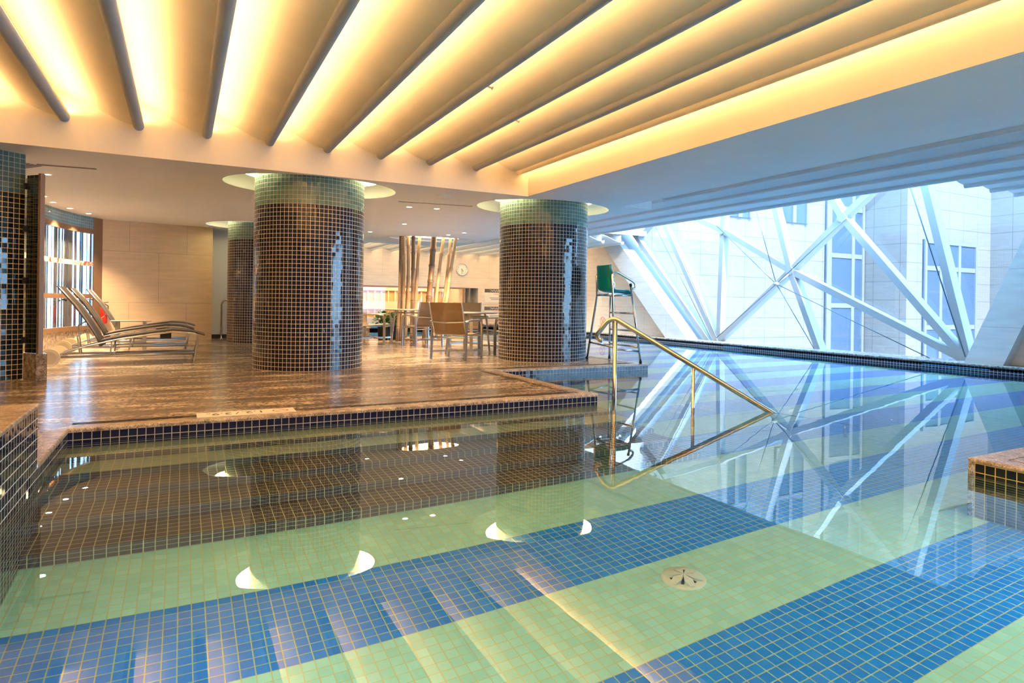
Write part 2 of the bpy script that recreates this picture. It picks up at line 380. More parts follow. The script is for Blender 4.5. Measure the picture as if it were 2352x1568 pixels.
# deck slabs: top face plus the tiled sides below the coping
deck_out = [(-6, 4.375), (-.71, 4.375), (-.71, 5.44), (3.87, 5.44), (3.87, 7.85), (6.55, 7.85), (6.55, 16.0), (3.9, 16.0), (3.9, YF), (-6, YF)]
struct(MB().poly(deck_out, z=ZD-.004).build('floor', m_deck))
edge_walls('pool_wall', [(-.71, 4.375), (-.71, 5.44), (3.87, 5.44), (3.87, 7.85), (6.55, 7.85), (6.55, 16.0), (3.9, 16.0), (3.9, YF-.35), (XW, YF-.35), (XW, -6)], m_tile_pool)
def coping(name, a, b, wdt, side, z=ZD, h=.028, mat=m_cope):
    """rounded stone lip along a->b, running inland on the given side"""
    a = Vector((*a, 0)); b = Vector((*b, 0)); t = (b-a).normalized(); n = Vector((-t.y, t.x, 0))*side
    m = MB(); r = .012
    prof = [(-.006, z-h), (-.006, z-r)] + [(-.006+r-r*cos(q), z-r+r*sin(q)) for q in (radians(30), radians(60), radians(90))] + [(wdt, z), (wdt, z-h)]
    for i in range(len(prof)):
        p = prof[i]; q = prof[(i+1) % len(prof)]
        m.face([a+n*p[0]+up*p[1], b+n*p[0]+up*p[1], b+n*q[0]+up*q[1], a+n*q[0]+up*q[1]])
    m.face([a+n*p[0]+up*p[1] for p in prof]); m.face([b+n*p[0]+up*p[1] for p in prof][::-1])
    return struct(m.build(name, mat, merge='n'))
CW = .13
coping('trim_1', (-.716, 5.44), (3.876, 5.44), CW, 1)
coping('trim_2', (3.87, 5.44+CW), (3.87, 7.85), CW, 1)
coping('trim_3', (3.87-CW, 7.85), (6.556, 7.85), CW, 1)
coping('trim_4', (6.55, 7.85+CW), (6.55, 16.0), CW, 1)
coping('trim_5', (-.71, 4.38), (-.71, 5.44), CW, 1)
coping('trim_6', (6.55, 16.0), (3.9, 16.0), CW, 1)
# thin drainage grooves parallel to the edges
g = MB()
for o_, wv in ((.20, .006), (.235, .003)):
    g.box(-.71, 3.87-o_, 5.44+o_, 5.44+o_+wv, ZD-.003, ZD+.0006)
    g.box(3.87-o_-wv, 3.87-o_, 5.44+o_, 7.85, ZD-.003, ZD+.0006)
    g.box(4.0, 6.55-o_, 7.85+o_, 7.85+o_+wv, ZD-.003, ZD+.0006)
struct(g.build('trim_7', m_slot))

# raised tiled block at left (foreground) with granite top
b = MB().face([(-.71, 4.375, DEEP), (-.71, -6, DEEP), (-.71, -6, .42), (-.71, 4.375, .42)]).face([(-.71, 4.375, ZD), (-.71, 4.375, .42), (-6, 4.375, .42), (-6, 4.375, ZD)])
m_tile_blk = tile('block_mosaic', (.012, .011, .02), (.022, .018, .028), (.62, .6, .56), wob=.08, voff=-.42+TP*20, g=.0032, uoff=-4.375+TP*500)
struct(b.build('wall_spa', m_tile_blk, merge=False))
b = MB().box(-6, -.70, -6, 4.385, .42, .445); struct(b.build('trim_8', m_cope, bevel=.01))
# block at right foreground
b = MB()
m_tile_rb = tile('right_block_mosaic', (.006, .006, .007), (.012, .011, .012), (.62, .42, .14), wob=.02, voff=-.075+TP*20, uoff=-2.17+TP*500, rough=.12)
b.face([(4.452, -6, DEEP), (4.452, 2.20, DEEP), (4.452, 2.20, .078), (4.452, -6, .078)]).face([(4.452, 2.2, DEEP), (7.6, 2.2, DEEP), (7.6, 2.2, .078), (4.452, 2.2, .078)]).face([(7.6, 2.2, DEEP), (7.6, -6, DEEP), (7.6, -6, .078), (7.6, 2.2, .078)])
struct(b.build('wall_platform', m_tile_rb, merge=False))
b = MB().box(4.44, 7.6, -6, 2.21, .079, ZD).build('floor_platform', m_cope, bevel=.012); struct(b)
b = MB().box(4.441, 4.49, 2.172, 2.209, DEEP, .0795); struct(b.build('trim_9', m_speck, bevel=.012))
g = MB().box(4.60, 7.5, 2.05, 2.056, ZD-.002, ZD+.0006).box(4.60, 4.606, -6, 2.05, ZD-.002, ZD+.0006).box(4.66, 7.5, 1.99, 1.993, ZD-.002, ZD+.0006).box(4.66, 4.663, -6, 1.99, ZD-.002, ZD+.0006)
struct(g.build('trim_10', m_slot))

# entry steps under the front edge of the deck
st = thing('pool_steps', 'submerged mosaic steps going down from the deck edge into the pool', 'steps', (0, 0, 0))
ys = [5.44, 5.14, 4.84, 4.54, 4.25, 3.95]; rz = .95/6
for i in range(5):
    z = -(i+1)*rz; y1, y0 = ys[i], ys[i+1]
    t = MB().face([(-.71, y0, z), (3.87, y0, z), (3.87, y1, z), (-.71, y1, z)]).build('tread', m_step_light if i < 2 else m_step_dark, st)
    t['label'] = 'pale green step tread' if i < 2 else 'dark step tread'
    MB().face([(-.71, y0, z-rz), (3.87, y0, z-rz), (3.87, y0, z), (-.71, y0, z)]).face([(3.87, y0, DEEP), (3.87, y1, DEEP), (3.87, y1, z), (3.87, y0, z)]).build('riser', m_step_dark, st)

# pool bottom drain cover
dr = thing('drain_cover', 'round pale plastic drain cover with petal fins on pool bottom', 'drain', (2.344, 2.501, DEEP))
d = MB().lathe([(.115, 0), (.115, .006), (.10, .012), (.05, .014), (0, .014)], n=48).build('base', m_drain, dr)
for k in range(6):
    a = 2*pi*k/6 + .25
    c, s_ = cos(a), sin(a)
    P = [(.0, 0, .050), (.055, .024, .044), (.100, .014, .024), (.100, -.014, .024), (.055, -.024, .044)]
    B = [(.0, 0, .012), (.055, .020, .012), (.098, .011, .011), (.098, -.011, .011), (.055, -.020, .012)]
    rot = lambda p: (p[0]*c-p[1]*s_, p[0]*s_+p[1]*c, p[2])
    m = MB().face([rot(p) for p in P]); 
    for i in range(5):
        j = (i+1) % 5; m.face([rot(P[j]), rot(P[i]), rot(B[i]), rot(B[j])])
    m.build('fin', m_drain, dr)
m = MB()
for k in range(6):
    a = 2*pi*(k+.5)/6 + .25; m.bar((0, 0, .0165), (.075*cos(a), .075*sin(a), .0165), .015, .002, (-sin(a), cos(a), 0))
m.build('slot', m_slot, dr)

# unseen underwater lamps, added to brighten the dark pool floor
pl0 = None
for x, y, sx, lb in ((-.70, 1.9, 1, 'added round underwater fill lamp in the left pool wall, farther from the rear wall'), (-.70, -1.2, 1, 'added round underwater fill lamp in the left pool wall, nearer the rear wall'), (4.44, 1.0, -1, 'added round underwater fill lamp under the right platform, nearer its corner'), (4.44, -1.6, -1, 'added round underwater fill lamp under the right platform, nearer the rear wall')):
    if pl0 is None:
        o = thing('pool_fill_lamp', lb, 'fill lamp', (x, y, -.30), 0, 'added underwater fill lamps'); pl0 = o
        MB().tube([(0, 0, 0), (.012, 0, 0)], .11, 28).build('lens', emis('pool_fill_glow', (.8, .97, 1), 3), o)
        MB().tube([(0, 0, 0), (.008, 0, 0)], .13, 28).build('rim', m_alu, o)
    else:
        o = copy_tree(pl0); o.location = (x, y, -.30); o['label'] = lb; o.rotation_euler = (0, 0, 0 if sx > 0 else pi)
    area('pool_fill_beam', (x+.02*sx, y, -.30), (sx, .25, .05), .2, .2, 19, (.86, 1, .97))

# window curb and far curb
cb = [(XW+.018, .1)]
struct(MB().box(XW-.008, XG+.05, -6, YF, ZD-.012, .128).build('trim_11', m_speck, bevel=.008))
struct(MB().box(3.9, XW, YF-.36, YF, .17, .215).build('trim_12', m_speck, bevel=.008))
struct(MB().face([(3.9, YF-.35, .0), (XW, YF-.35, 0), (XW, YF-.35, .17), (3.9, YF-.35, .17)]).face([(XW, -6, .05), (XW, YF, .05), (XW, YF, ZD-.01), (XW, -6, ZD-.01)]).build('trim_13', m_tile_pool, merge=False))
m_blue = plain('blue_enamel', (.05, .30, .60), .3)
for i, (y0, y1) in enumerate(((5.55, 6.6), (10.7, 11.3))):
    o = MB().box(XW-.006, XW+.001, y0, y1, .045, .055).build('lane_mark', m_blue)
    tag(o, ('short', 'longer')[1-i] + ' light blue strip set in the tiled window curb, ' + ('nearer the right pillar' if i == 0 else 'nearer the window corner'), 'strip', 'blue strips in the curb')

# ================================================================== WALLS
def wallmesh(name, faces, mat):
    m = MB()
    for f in faces: m.face(f)
    return struct(m.build(name, mat, merge=False))
ZR = 5.0
# far wall with window opening and doorway
def rect_holes_xz(y, x0, x1, z0, z1, holes):
    m = MB(); loops = [[Vector(p) for p in ((x0, z0, 0), (x1, z0, 0), (x1, z1, 0), (x0, z1, 0))]]
    for hx0, hx1, hz0, hz1 in holes: loops.append([Vector(p) for p in ((hx0, hz0, 0), (hx0, hz1, 0), (hx1, hz1, 0), (hx1, hz0, 0))])
    fl = [p for l in loops for p in l]
    for t in tessellate_polygon(loops): m.face([(fl[i].x, y, fl[i].y) for i in t])
    return m
struct(rect_holes_xz(YF, 3.9, XG, -.9, 3.6, [(5.0, 9.49, .42, 1.58), (9.50, 10.04, .42, 1.57)]).build('wall_far', m_stonef, merge=False))
# lattice box added behind the opening, standing in for reflections in its glass
gl = thing('reflection_screen', 'lit lattice screen standing in for warm reflections in the low far wall window', 'screen', (0, 0, 0))
m_tim = plain('pale_timber', (.74, .50, .28), .5); m_gback = plain('ochre_panel', (.62, .40, .14), .6)
MB().box(4.6, 9.6, 24.2, 24.3, .2, 1.9).build('panel', m_gback, gl)
for z0, z1 in ((.20, .36), (.72, 1.02), (1.44, 1.9)): MB().box(4.6, 9.6, 24.05, 24.19, z0, z1).build('rail', m_tim, gl)
m = MB(); x = 4.7
while x < 9.5: m.box(x, x+.05, 24.1, 24.2, .2, 1.9); x += .27
m.build('muntins', m_tim, gl)
wallmesh('wall_reflection_box', [[(4.2, YF, .2), (10, YF, .2), (10, 25, .2), (4.2, 25, .2)], [(4.2, YF, 2), (10, YF, 2), (10, 25, 2), (4.2, 25, 2)], [(4.2, YF, .2), (4.2, 25, .2), (4.2, 25, 2), (4.2, YF, 2)], [(9.7, YF, .2), (9.7, 25, .2), (9.7, 25, 2), (9.7, YF, 2)], [(4.2, 25, .2), (10, 25, .2), (10, 25, 2), (4.2, 25, 2)]], m_stonef)
area('reflection_lamp', (7, 23.3, 1.95), (0, .3, -1), 4.5, .3, 65, (1, .66, .36))  # added lamp that lights the stand-in reflection
wg = MB().box(5.0, 9.49, YF+.05, YF+.06, .42, 1.58).build('window_1', m_glass); struct(wg)
f = MB().box(5.0, 9.49, YF-.02, YF+.08, 1.52, 1.58)
for x in (5.02, 8.30, 9.45): f.box(x-.02, x+.02, YF-.0, YF+.08, .42, 1.55)
f.build('window_frame', m_bronze, wg)
# grey niche
wallmesh('wall_niche', [[(9.50, YF, .42), (9.50, YF+.6, .42), (9.50, YF+.6, 1.57), (9.50, YF, 1.57)], [(9.5, YF+.6, .42), (10.04, YF+.6, .42), (10.04, YF+.6, 1.57), (9.5, YF+.6, 1.57)], [(10.04, YF, .42), (10.04, YF+.6, .42), (10.04, YF+.6, 1.57), (10.04, YF, 1.57)], [(9.5, YF, 1.57), (10.04, YF, 1.57), (10.04, YF+.6, 1.57), (9.5, YF+.6, 1.57)], [(9.5, YF, .42), (10.04, YF, .42), (10.04, YF+.6, .42), (9.5, YF+.6, .42)]], m_stoneg)

# window-side wall with the great opening (trapezoid) : YZ polygon, two skins and slanted reveals
op = [(12.63, .128), (6.00, .128), (3.70, ZR), (17.84, ZR)]
op = [(12.66, .128), (5.98, .128), (4.0, ZR), (17.93, ZR)]
def wallx(x, mat, name):
    m = MB(); A = []
    polys = [[(2.6, .128), (5.98, .128), (4.0, ZR), (2.6, ZR)], [(-6, -.9), (5.98, -.9), (5.98, .128), (-6, .128)], [(-6, .128), (-5.4, .128), (-5.4, ZR), (-6, ZR)], [(12.66, -.9), (YF, -.9), (YF, ZR), (17.93, ZR), (12.66, .128)], [(5.98, -.9), (12.66, -.9), (12.66, .128), (5.98, .128)]]
    for p in polys: m.face([(x, a, b) for a, b in p])
    return struct(m.build(name, mat, merge=False))
wallx(12.1, m_stonef, 'wall_window')
m_rev = plain('white_reveal', (.30, .30, .30), .6)
wallmesh('trim_14', [[(12.1, 12.66, .128), (XG+.15, 12.66, .128), (XG+.15, 17.93, ZR), (12.1, 17.93, ZR)], [(12.1, 5.98, .128), (XG+.15, 5.98, .128), (XG+.15, 4.0, ZR), (12.1, 4.0, ZR)]], m_rev)
# leaning stone fins either side of the opening, standing proud of the wall
def fin(name, bot, top, label):
    m = MB(); A = [(11.88, bot[0], .128), (11.88, bot[1], .128), (12.1, bot[1], .128), (12.1, bot[0], .128)]
    B = [(11.88, top[0], ZR), (11.88, top[1], ZR), (12.1, top[1], ZR), (12.1, top[0], ZR)]
    for i in range(4):
        j = (i+1) % 4; m.face([A[i], A[j], B[j], B[i]])
    m.face(A); m.face(B)
    o = m.build(name, m_stoneg, merge='n'); return tag(o, label, 'pillar')
fin('leaning_pillar', (12.66, 13.52), (17.93, 18.79), 'grey stone pillar leaning left beside the lifeguard chair end of the window')
fin('leaning_pillar', (5.40, 5.98), (3.42, 4.0), 'grey stone pillar leaning right at the right end of the window')

# sloped glass, truss and cables -----------------------------------------------------
struct(MB().face([(XG+.1, -5.4, .128), (XG+.1, 2.6, .128), (XG+.1, 2.6, 3.6), (XG+.1, -5.4, 3.6)]).build('window_added', m_glass))  # unseen second window bay, added to bring more daylight onto the pool
po2 = area('window_portal', (12.3, -1.4, 1.9), (-1, 0, 0), 8, 3.5, 0, (1, 1, 1), (0, 1, 0)); po2.data.cycles.is_portal = True
po3 = area('window_portal', (-2.40, 12.4, 1.4), (1, 0, 0), 6.4, 2.2, 0, (1, 1, 1), (0, 1, 0)); po3.data.cycles.is_portal = True
gm = MB().face([(XG+.1, 5.98, .128), (XG+.1, 12.66, .128), (XG+.1, 17.93, ZR), (XG+.1, 4.0, ZR)]).face([(XG+.106, 5.98, .128), (XG+.106, 12.66, .128), (XG+.106, 17.93, ZR), (XG+.106, 4.0, ZR)][::-1])
m_frit = glass('fritted_glass', (.93, .96, 1), 1.45)
struct(gm.build('window_2', m_frit, merge=False))
tr = thing('window_truss', 'white steel diagrid truss filling the great window above the pool curb', 'truss', (XG, 9, .128))
def ext(a, b, z=ZR): # extend a->b up to height z
    k = (z-a[1])/(b[1]-a[1]); return (a[0]+(b[0]-a[0])*k, z)
B1 = (11.99, .13); B2 = (6.16, .13); NN = (9.83, 1.857); MM = (8.56, 2.93); R1 = (11.9, 2.97)
mem = [[B1, R1, ext(B1, (11.83, 3.41))], [B1, NN], [NN, MM], [MM, ext(MM, (7.966, 3.396))], [B2, NN], [NN, R1], [R1, ext(R1, (12.92, 3.42))],
       [NN, ext(NN, (10.29, 3.383))], [(9.09, .13), NN], [B2, MM], [MM, ext(MM, (8.835, 3.385))], [(6.12, .13), ext((6.167, .226), (6.91, 3.361))],
       [(12.05, .13), ext((12.05, .13), (14.14, 3.432))], [(12.35, .13), ext((12.35, .13), (15.35, 3.09))], [(15.35, 3.09), ext((15.35, 3.09), (14.9, 3.39))]]
WID = .13
for im, p in enumerate(mem):
    m = MB()
    if p[0][1] < .2: p = [(p[0][0]-(p[1][0]-p[0][0])*.25/(p[1][1]-p[0][1]), p[0][1]-.25)] + p[1:]
    for a, b in zip(p, p[1:]): m.bar((XG-.02, a[0]-9, a[1]-.128), (XG-.02, b[0]-9, b[1]-.128), WID, .18+.005*im, (0, 1, 0) if abs(b[1]-a[1]) > abs(b[0]-a[0])*.2 else (0, 0, 1))
    o = MB(); o = m
    q = o.build('strut', m_truss, tr); q.location = (-XG, 0, 0)
for a in (NN, MM, R1):
    q = MB().tube([(XG-.14, a[0]-9, a[1]-.128), (XG+.08, a[0]-9, a[1]-.128)], .10, 16).build('node_plate', m_truss, tr); q.location = (-XG, 0, 0)
cbz = thing('cable_brace', 'bright steel hub with thin tension cables in front of the window truss', 'cables', (11.95, 9.913, 1.548))
MB().lathe([(0, -.05), (.05, -.035), (.065, 0), (.05, .035), (0, .05)], n=20).build('hub', m_truss, cbz)
def cable(a, b, r=.009):
    o = (11.95, 9.913, 1.548); A = Vector(a)-Vector(o); B = Vector(b)-Vector(o)
    MB().tube([A, B], r, 6).build('cable', m_cable, cbz)
Sx = (11.95, 9.913, 1.548)
for t in ((12.2, 10.635+.5, 3.296+1.21), (12.2, 12.0, 3.1), (12.2, 9.11, .13), (12.2, 6.718, .13), (12.25, 12.0, .2), (12.25, 8.4, 2.93)): cable(Sx, t)
MB().tube([(0, 0, 0), (XG-11.95, NN[0]-9.913, NN[1]-1.548)], .02, 8).build('strut', m_truss, cbz)
c2 = thing('tension_cable', 'long thin cable descending to right end of window beside steep strut', 'cable', (0, 0, 0), group='thin window cables')
MB().tube([(12.2, 6.12, .2), (12.2, 7.114+.5, 3.333+1.6)], .011, 6).build('rope', m_cable, c2)
c3 = thing('tension_cable', 'long thin cable descending to left end of window beside the leaning pillar', 'cable', (0, 0, 0), group='thin window cables')
MB().tube([(12.2, 12.148, .2), (12.2, 15.5, 4.9)], .008, 6).build('rope', m_cable, c3)
MB().tube([(12.2, 11.95, .2), (12.2, 13.9, 3.4), (12.2, 14.9, 5)], .008, 6).build('rope', m_cable, c3)

# left side: tiled diagonal wall, glass panel, curved window wall, stone walls ----------
def path_wall(m, pts, z0, z1, u0=0):
    l = u0
    for a, b in zip(pts, pts[1:]):
        d = hypot(b[0]-a[0], b[1]-a[1]); m.face([(a[0], a[1], z0), (b[0], b[1], z0), (b[0], b[1], z1), (a[0], a[1], z1)], [(l, z0-ZD), (l+d, z0-ZD), (l+d, z1-ZD), (l, z1-ZD)]); l += d
    return m
dg = [(-1.589, 8.90), (-5.9, 5.45)]
m_tile_pil = tile('pillar_mosaic', (.010, .013, .014), (.02, .022, .02), (.80, .58, .28), wob=.05)
m_tile_pilt = tile('pillar_teal_mosaic', (.06, .12, .12), (.1, .17, .16), (.45, .42, .3), wob=.05)
struct(path_wall(MB(), dg, ZD, 2.2).build('wall_left', m_tile_pil, merge=False))
struct(path_wall(MB(), dg, 2.2, 2.70).build('wall_left.001', m_tile_pilt, merge=False))
wallmesh('wall_left.002', [[(-1.589, 8.90, ZD), (-1.70, 9.05, ZD), (-1.70, 9.05, 2.7), (-1.589, 8.9, 2.7)], [(-1.70, 9.05, ZD), (-6, 9.05, ZD), (-6, 9.05, 2.7), (-1.70, 9.05, 2.7)]], m_stone)
# granite plinth and glass panel beside it
pl_ = MB(); q = [(-1.585, 8.885), (-1.43, 8.67), (-1.33, 8.67), (-1.42, 8.99)]
for i in range(4):
    a = q[i]; b_ = q[(i+1) % 4]; pl_.face([(a[0], a[1], ZD), (b_[0], b_[1], ZD), (b_[0], b_[1], .40), (a[0], a[1], .40)])
pl_.face([(a[0], a[1], .40) for a in q])
tag(pl_.build('granite_plinth', m_speck, merge='n'), 'short speckled granite plinth at the foot of the tiled left wall', 'plinth')
gp = thing('glass_panel', 'tall narrow glass panel with bronze edge beside the tiled left wall', 'panel', (0, 0, 0))
a = Vector((-1.575, 8.86, 0)); b_ = Vector((-1.415, 8.69, 0)); t = (b_-a).normalized()
MB().bar(a+up*.42+(b_-a)*.5, b_*.5+a*.5+up*2.37, (b_-a).length, .012, t).build('pane', m_glass2, gp)
m_refl = tile('reflected_mosaic', (.012, .009, .006), (.02, .014, .008), (.5, .33, .14), wob=.12)  # dark tiles put behind the pane as its reflection of the tiled wall
MB().bar(a+up*.405+(b_-a)*.5+Vector((.02, .04, 0)), a+(b_-a)*.5+up*2.41+Vector((.02, .04, 0)), (b_-a).length*1.05, .03, t).build('reflected_tiles', m_refl, gp)
MB().bar(b_+up*.402+t*.02, b_+up*2.41+t*.02, .035, .05, t).build('edge_frame', m_bronze, gp)
for z in (.55, 1.22, 1.80, 2.28): MB().bar(a+up*(z-.035)+t*.012, a+up*(z+.035)+t*.012, .035, .05, t).build('clip', m_dark, gp)

cw = [(-2.20, 9.05), (-2.26, 10.4), (-2.29, 11.6), (-2.27, 12.6), (-2.17, 13.4), (-2.02, 14.2), (-1.82, 14.85), (-1.60, 15.25)]
jb = [(-1.60, 15.25), (-1.47, 15.5)]
m_tile_blue = tile('blue_mosaic', (.09, .22, .33), (.14, .3, .42), (.45, .52, .5), wob=.03)
struct(path_wall(MB(), cw, 2.40, 2.70).build('wall_alcove', m_tile_blue, merge=False))
struct(path_wall(MB(), cw, ZD-.02, .39).build('wall_alcove.001', m_speck, merge=False))
def offset_path(pts, d):
    r = []
    for i, p in enumerate(pts):
        a = Vector(pts[max(i-1, 0)]); b = Vector(pts[min(i+1, len(pts)-1)]); t = (b-a).normalized(); r.append((p[0]-t.y*d, p[1]+t.x*d))
    return r
def path_solid(m, pts, th, z0, z1):
    o = offset_path(pts, th)
    for i in range(len(pts)-1):
        A, B, C_, D = pts[i], pts[i+1], o[i+1], o[i]
        m.face([(*A, z0), (*B, z0), (*B, z1), (*A, z1)]).face([(*C_, z0), (*D, z0), (*D, z1), (*C_, z1)]).face([(*A, z1), (*B, z1), (*C_, z1), (*D, z1)]).face([(*A, z0), (*D, z0), (*C_, z0), (*B, z0)])
    return m
wi = path_solid(MB(), offset_path(cw, .03), .008, .46, 2.33).build('window_3', m_glass); struct(wi)
fr_ = MB(); path_solid(fr_, offset_path(cw, -.01), .06, .385, .47); path_solid(fr_, offset_path(cw, -.01), .06, 1.01, 1.10); path_solid(fr_, offset_path(cw, -.01), .07, 2.31, 2.41)
fr_.build('window_frame', m_bronze, wi)
def band_mat():
    m, nt, b = nm('swirl_band'); g = N(nt, 'ShaderNodeNewGeometry')
    t = N(nt, 'ShaderNodeTexNoise'); t.inputs['Scale'].default_value = 3.2; t.inputs['Distortion'].default_value = 2.5; t.inputs['Detail'].default_value = 0; L(nt, g.outputs['Position'], t.inputs['Vector'])
    r = N(nt, 'ShaderNodeValToRGB'); r.color_ramp.interpolation = 'CONSTANT'; e = r.color_ramp.elements
    e[0].color = (.5, .42, .38, 1); e[1].position = .46; e[1].color = (.36, .03, .02, 1)
    for p_, c in ((.50, (.6, .5, .45, 1)), (.54, (.2, .12, .11, 1)), (.57, (.55, .42, .36, 1)), (.62, (.42, .05, .03, 1))): x = e.new(p_); x.color = c
    L(nt, t.outputs['Fac'], r.inputs[0]); L(nt, r.outputs[0], b.inputs['Base Color']); return m
path_solid(MB(), offset_path(cw, .005), .01, 1.66, 1.75).build('swirl_band', band_mat(), wi)
struct(path_wall(MB(), jb, ZD-.02, 2.7).build('wall_jamb', m_bronze, merge=False))
# vertical strip blind outside that window
bl = MB(); op_ = offset_path(cw, .16); op_.append((op_[-1][0]+.45, op_[-1][1]+.62))
L_ = []; 
for a, b in zip(op_, op_[1:]):
    n = max(1, int(hypot(b[0]-a[0], b[1]-a[1])/.026))
    for i in range(n): L_.append((a[0]+(b[0]-a[0])*i/n, a[1]+(b[1]-a[1])*i/n))
def strips_mat():
    m, nt, b = nm('blind_fabric'); b.inputs['Base Color'].default_value = (.85, .87, .9, 1); b.inputs['Roughness'].default_value = .7
    nt.nodes.remove(b); out = nt.nodes['Material Output']
    d = N(nt, 'ShaderNodeBsdfDiffuse'); d.inputs[0].default_value = (.4, .38, .35, 1); t = N(nt, 'ShaderNodeBsdfTranslucent'); t.inputs[0].default_value = (.085, .055, .043, 1)
    mx = N(nt, 'ShaderNodeMixShader'); mx.inputs[0].default_value = .6; L(nt, d.outputs[0], mx.inputs[1]); L(nt, t.outputs[0], mx.inputs[2]); L(nt, mx.outputs[0], out.inputs[0]); return m
for k, (x, y) in enumerate(L_):
    w_ = .028+.012*random.random(); ang = random.uniform(-.35, .35); c, s_ = cos(pi/2+ang)*w_, sin(pi/2+ang)*w_
    bl.face([(x-c, y-s_, .40), (x+c, y+s_, .40), (x+c, y+s_, 2.4), (x-c, y-s_, 2.4)])
tag(bl.build('strip_blind', strips_mat(), merge=False), 'pale vertical strip blind hanging behind the curved window', 'blind', kind='stuff')

sw = [(-1.47, 15.5), (.605, 15.88)]
struct(path_wall(MB(), sw, ZD-.02, 2.7, .3).build('wall_stone', m_stone, merge=False))
wallmesh('wall_stone.001', [[(.605, 15.88, ZD-.02), (.605, 16.45, ZD-.02), (.605, 16.45, 2.7), (.605, 15.88, 2.7)]], m_stone)
wallmesh('wall_back', [[(.605, 16.4, ZD-.02), (3.9, 16.4, ZD-.02), (3.9, 16.4, 3.3), (.605, 16.4, 3.3)], [(3.9, 16.4, ZD), (3.9, YF, ZD), (3.9, YF, 3.3), (3.9, 16.4, 3.3)]], m_white)
struct(MB().box(.62, 3.9, 16.36, 16.4, ZD, .2).build('baseboard_back', m_slot))
# enclosure behind the camera
wallmesh('wall_rear', [[(-6, -6, -.9), (12.1, -6, -.9), (12.1, -6, 3.6), (-6, -6, 3.6)]], m_stone)
wallmesh('wall_west', [[(-6, -6, -.9), (-6, 9.05, -.9), (-6, 9.05, 3.6), (-6, -6, 3.6)]], m_stone)

# ================================================================== CEILING
holes = []
RH = [(1.64, 9.31), (5.43, 9.26), (1.61, 15.0)]
HX, HY = 1.18, .90
cof1 = [(-4.2, CY0), (X1, CY0), (X1, Y1), (-4.2, Y1)]
BX, BY = 5.75, 15.45
outer = [(-6, -6), (6.42, -6), (6.42, 8.35), (7.0, 8.35), (7.0, 17.3), (3.9, 17.3), (3.9, 16.4), (.605, 16.4), (.605, 15.88), (-1.47, 15.5), (-1.60, 15.25), (-1.82, 14.85), (-2.02, 14.2), (-2.17, 13.4), (-2.27, 12.6), (-2.29, 11.6), (-2.26, 10.4), (-2.2, 9.05), (-6, 9.05)]
hl = [cof1, ell(RH[0][0], RH[0][1], HX, HY), ell(RH[1][0], RH[1][1], HX, HY), ell(BX, BY, 1.15, .62)]
h3 = ell(RH[2][0], RH[2][1], HX, HY*.97); hl.append([(x, min(y, 15.85)) for x, y in h3])
struct(MB().poly(outer, hl, ZC, down=True).build('ceiling', m_plaster))
# roof slab closing everything above
rf = MB().poly([(-6.1, -6.1), (9.45, -6.1), (9.45, 22.1), (-2.4, 22.1), (-2.4, 9.05), (-6.1, 9.05)], z=3.62).poly([(9.45, -6.1), (12.6, -6.1), (12.6, 5.1), (9.45, 5.1)], z=3.62).poly([(9.45, 15.0), (12.6, 15.0), (12.6, 22.1), (9.45, 22.1)], z=3.62)
struct(rf.build('ceiling_roof', m_plaster))

# first coffer: border faces and ribs
co = MB()
for y, x0, x1 in ((Y1, -4.2, X1), (CY0, -4.2, X1)): co.face([(x0, y, ZC), (x1, y, ZC), (x1, y, 3.6), (x0, y, 3.6)])
for x in (X1, -4.2): co.face([(x, CY0, ZC), (x, Y1, ZC), (x, Y1, 3.6), (x, CY0, 3.6)])
struct(co.build('ceiling_coffer', plain('coffer_plaster', (.80, .76, .68), .8, noise=.03, scale=1.5), merge=False))
def rib_outline(x, zn, zs, pitch=PITCH, lip=True):
    """cross section: vault sheet sinking from just right of the previous rib to a rounded nose at x"""
    r = .05; xs = x-pitch-.055; P = []
    n = 18
    for i in range(n+1):
        t = i/n; s = t*t*(3-2*t); s = .25*t+.75*s
        P.append((xs+(x-r-xs)*t, zs+(zn+r-zs)*s))
    P += arc(x, zn+r, r, 180, 360, 10)[1:]
    if lip: P += [(x+r, zn+r+.035), (x+r-.012, zn+r+.035), (x+r-.012, zn+r+.004), (x-.055, zn+r+.004), (x-.055, zs+.02)]
    back = []
    for i in range(n, -1, -1):
        t = i/n; s = t*t*(3-2*t); s = .25*t+.75*s
        if xs+(x-r-xs)*t < x-.075: back.append((xs+(x-r-xs)*t, zs+(zn+r-zs)*s+.012))
    if lip: P += [(x-.067, zs+.02)]
    return P + back
for k in range(-3, 9):
    x = RIB0+PITCH*k
    o = MB().prism(rib_outline(x, 2.95, 3.27), CY0, Y1, smooth=True).build('ceiling_vault', m_vault, merge=True)
    md = o.modifiers.new('e', 'EDGE_SPLIT'); md.split_angle = radians(35); struct(o)
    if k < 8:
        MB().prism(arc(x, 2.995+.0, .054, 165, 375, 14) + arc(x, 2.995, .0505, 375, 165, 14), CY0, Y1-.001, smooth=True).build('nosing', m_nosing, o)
# plaster ledge that closes the coffer beside the last rib, lit from above
struct(MB().box(4.40, X1, CY0, Y1, 3.36, 3.38).build('trim_15', m_vault))
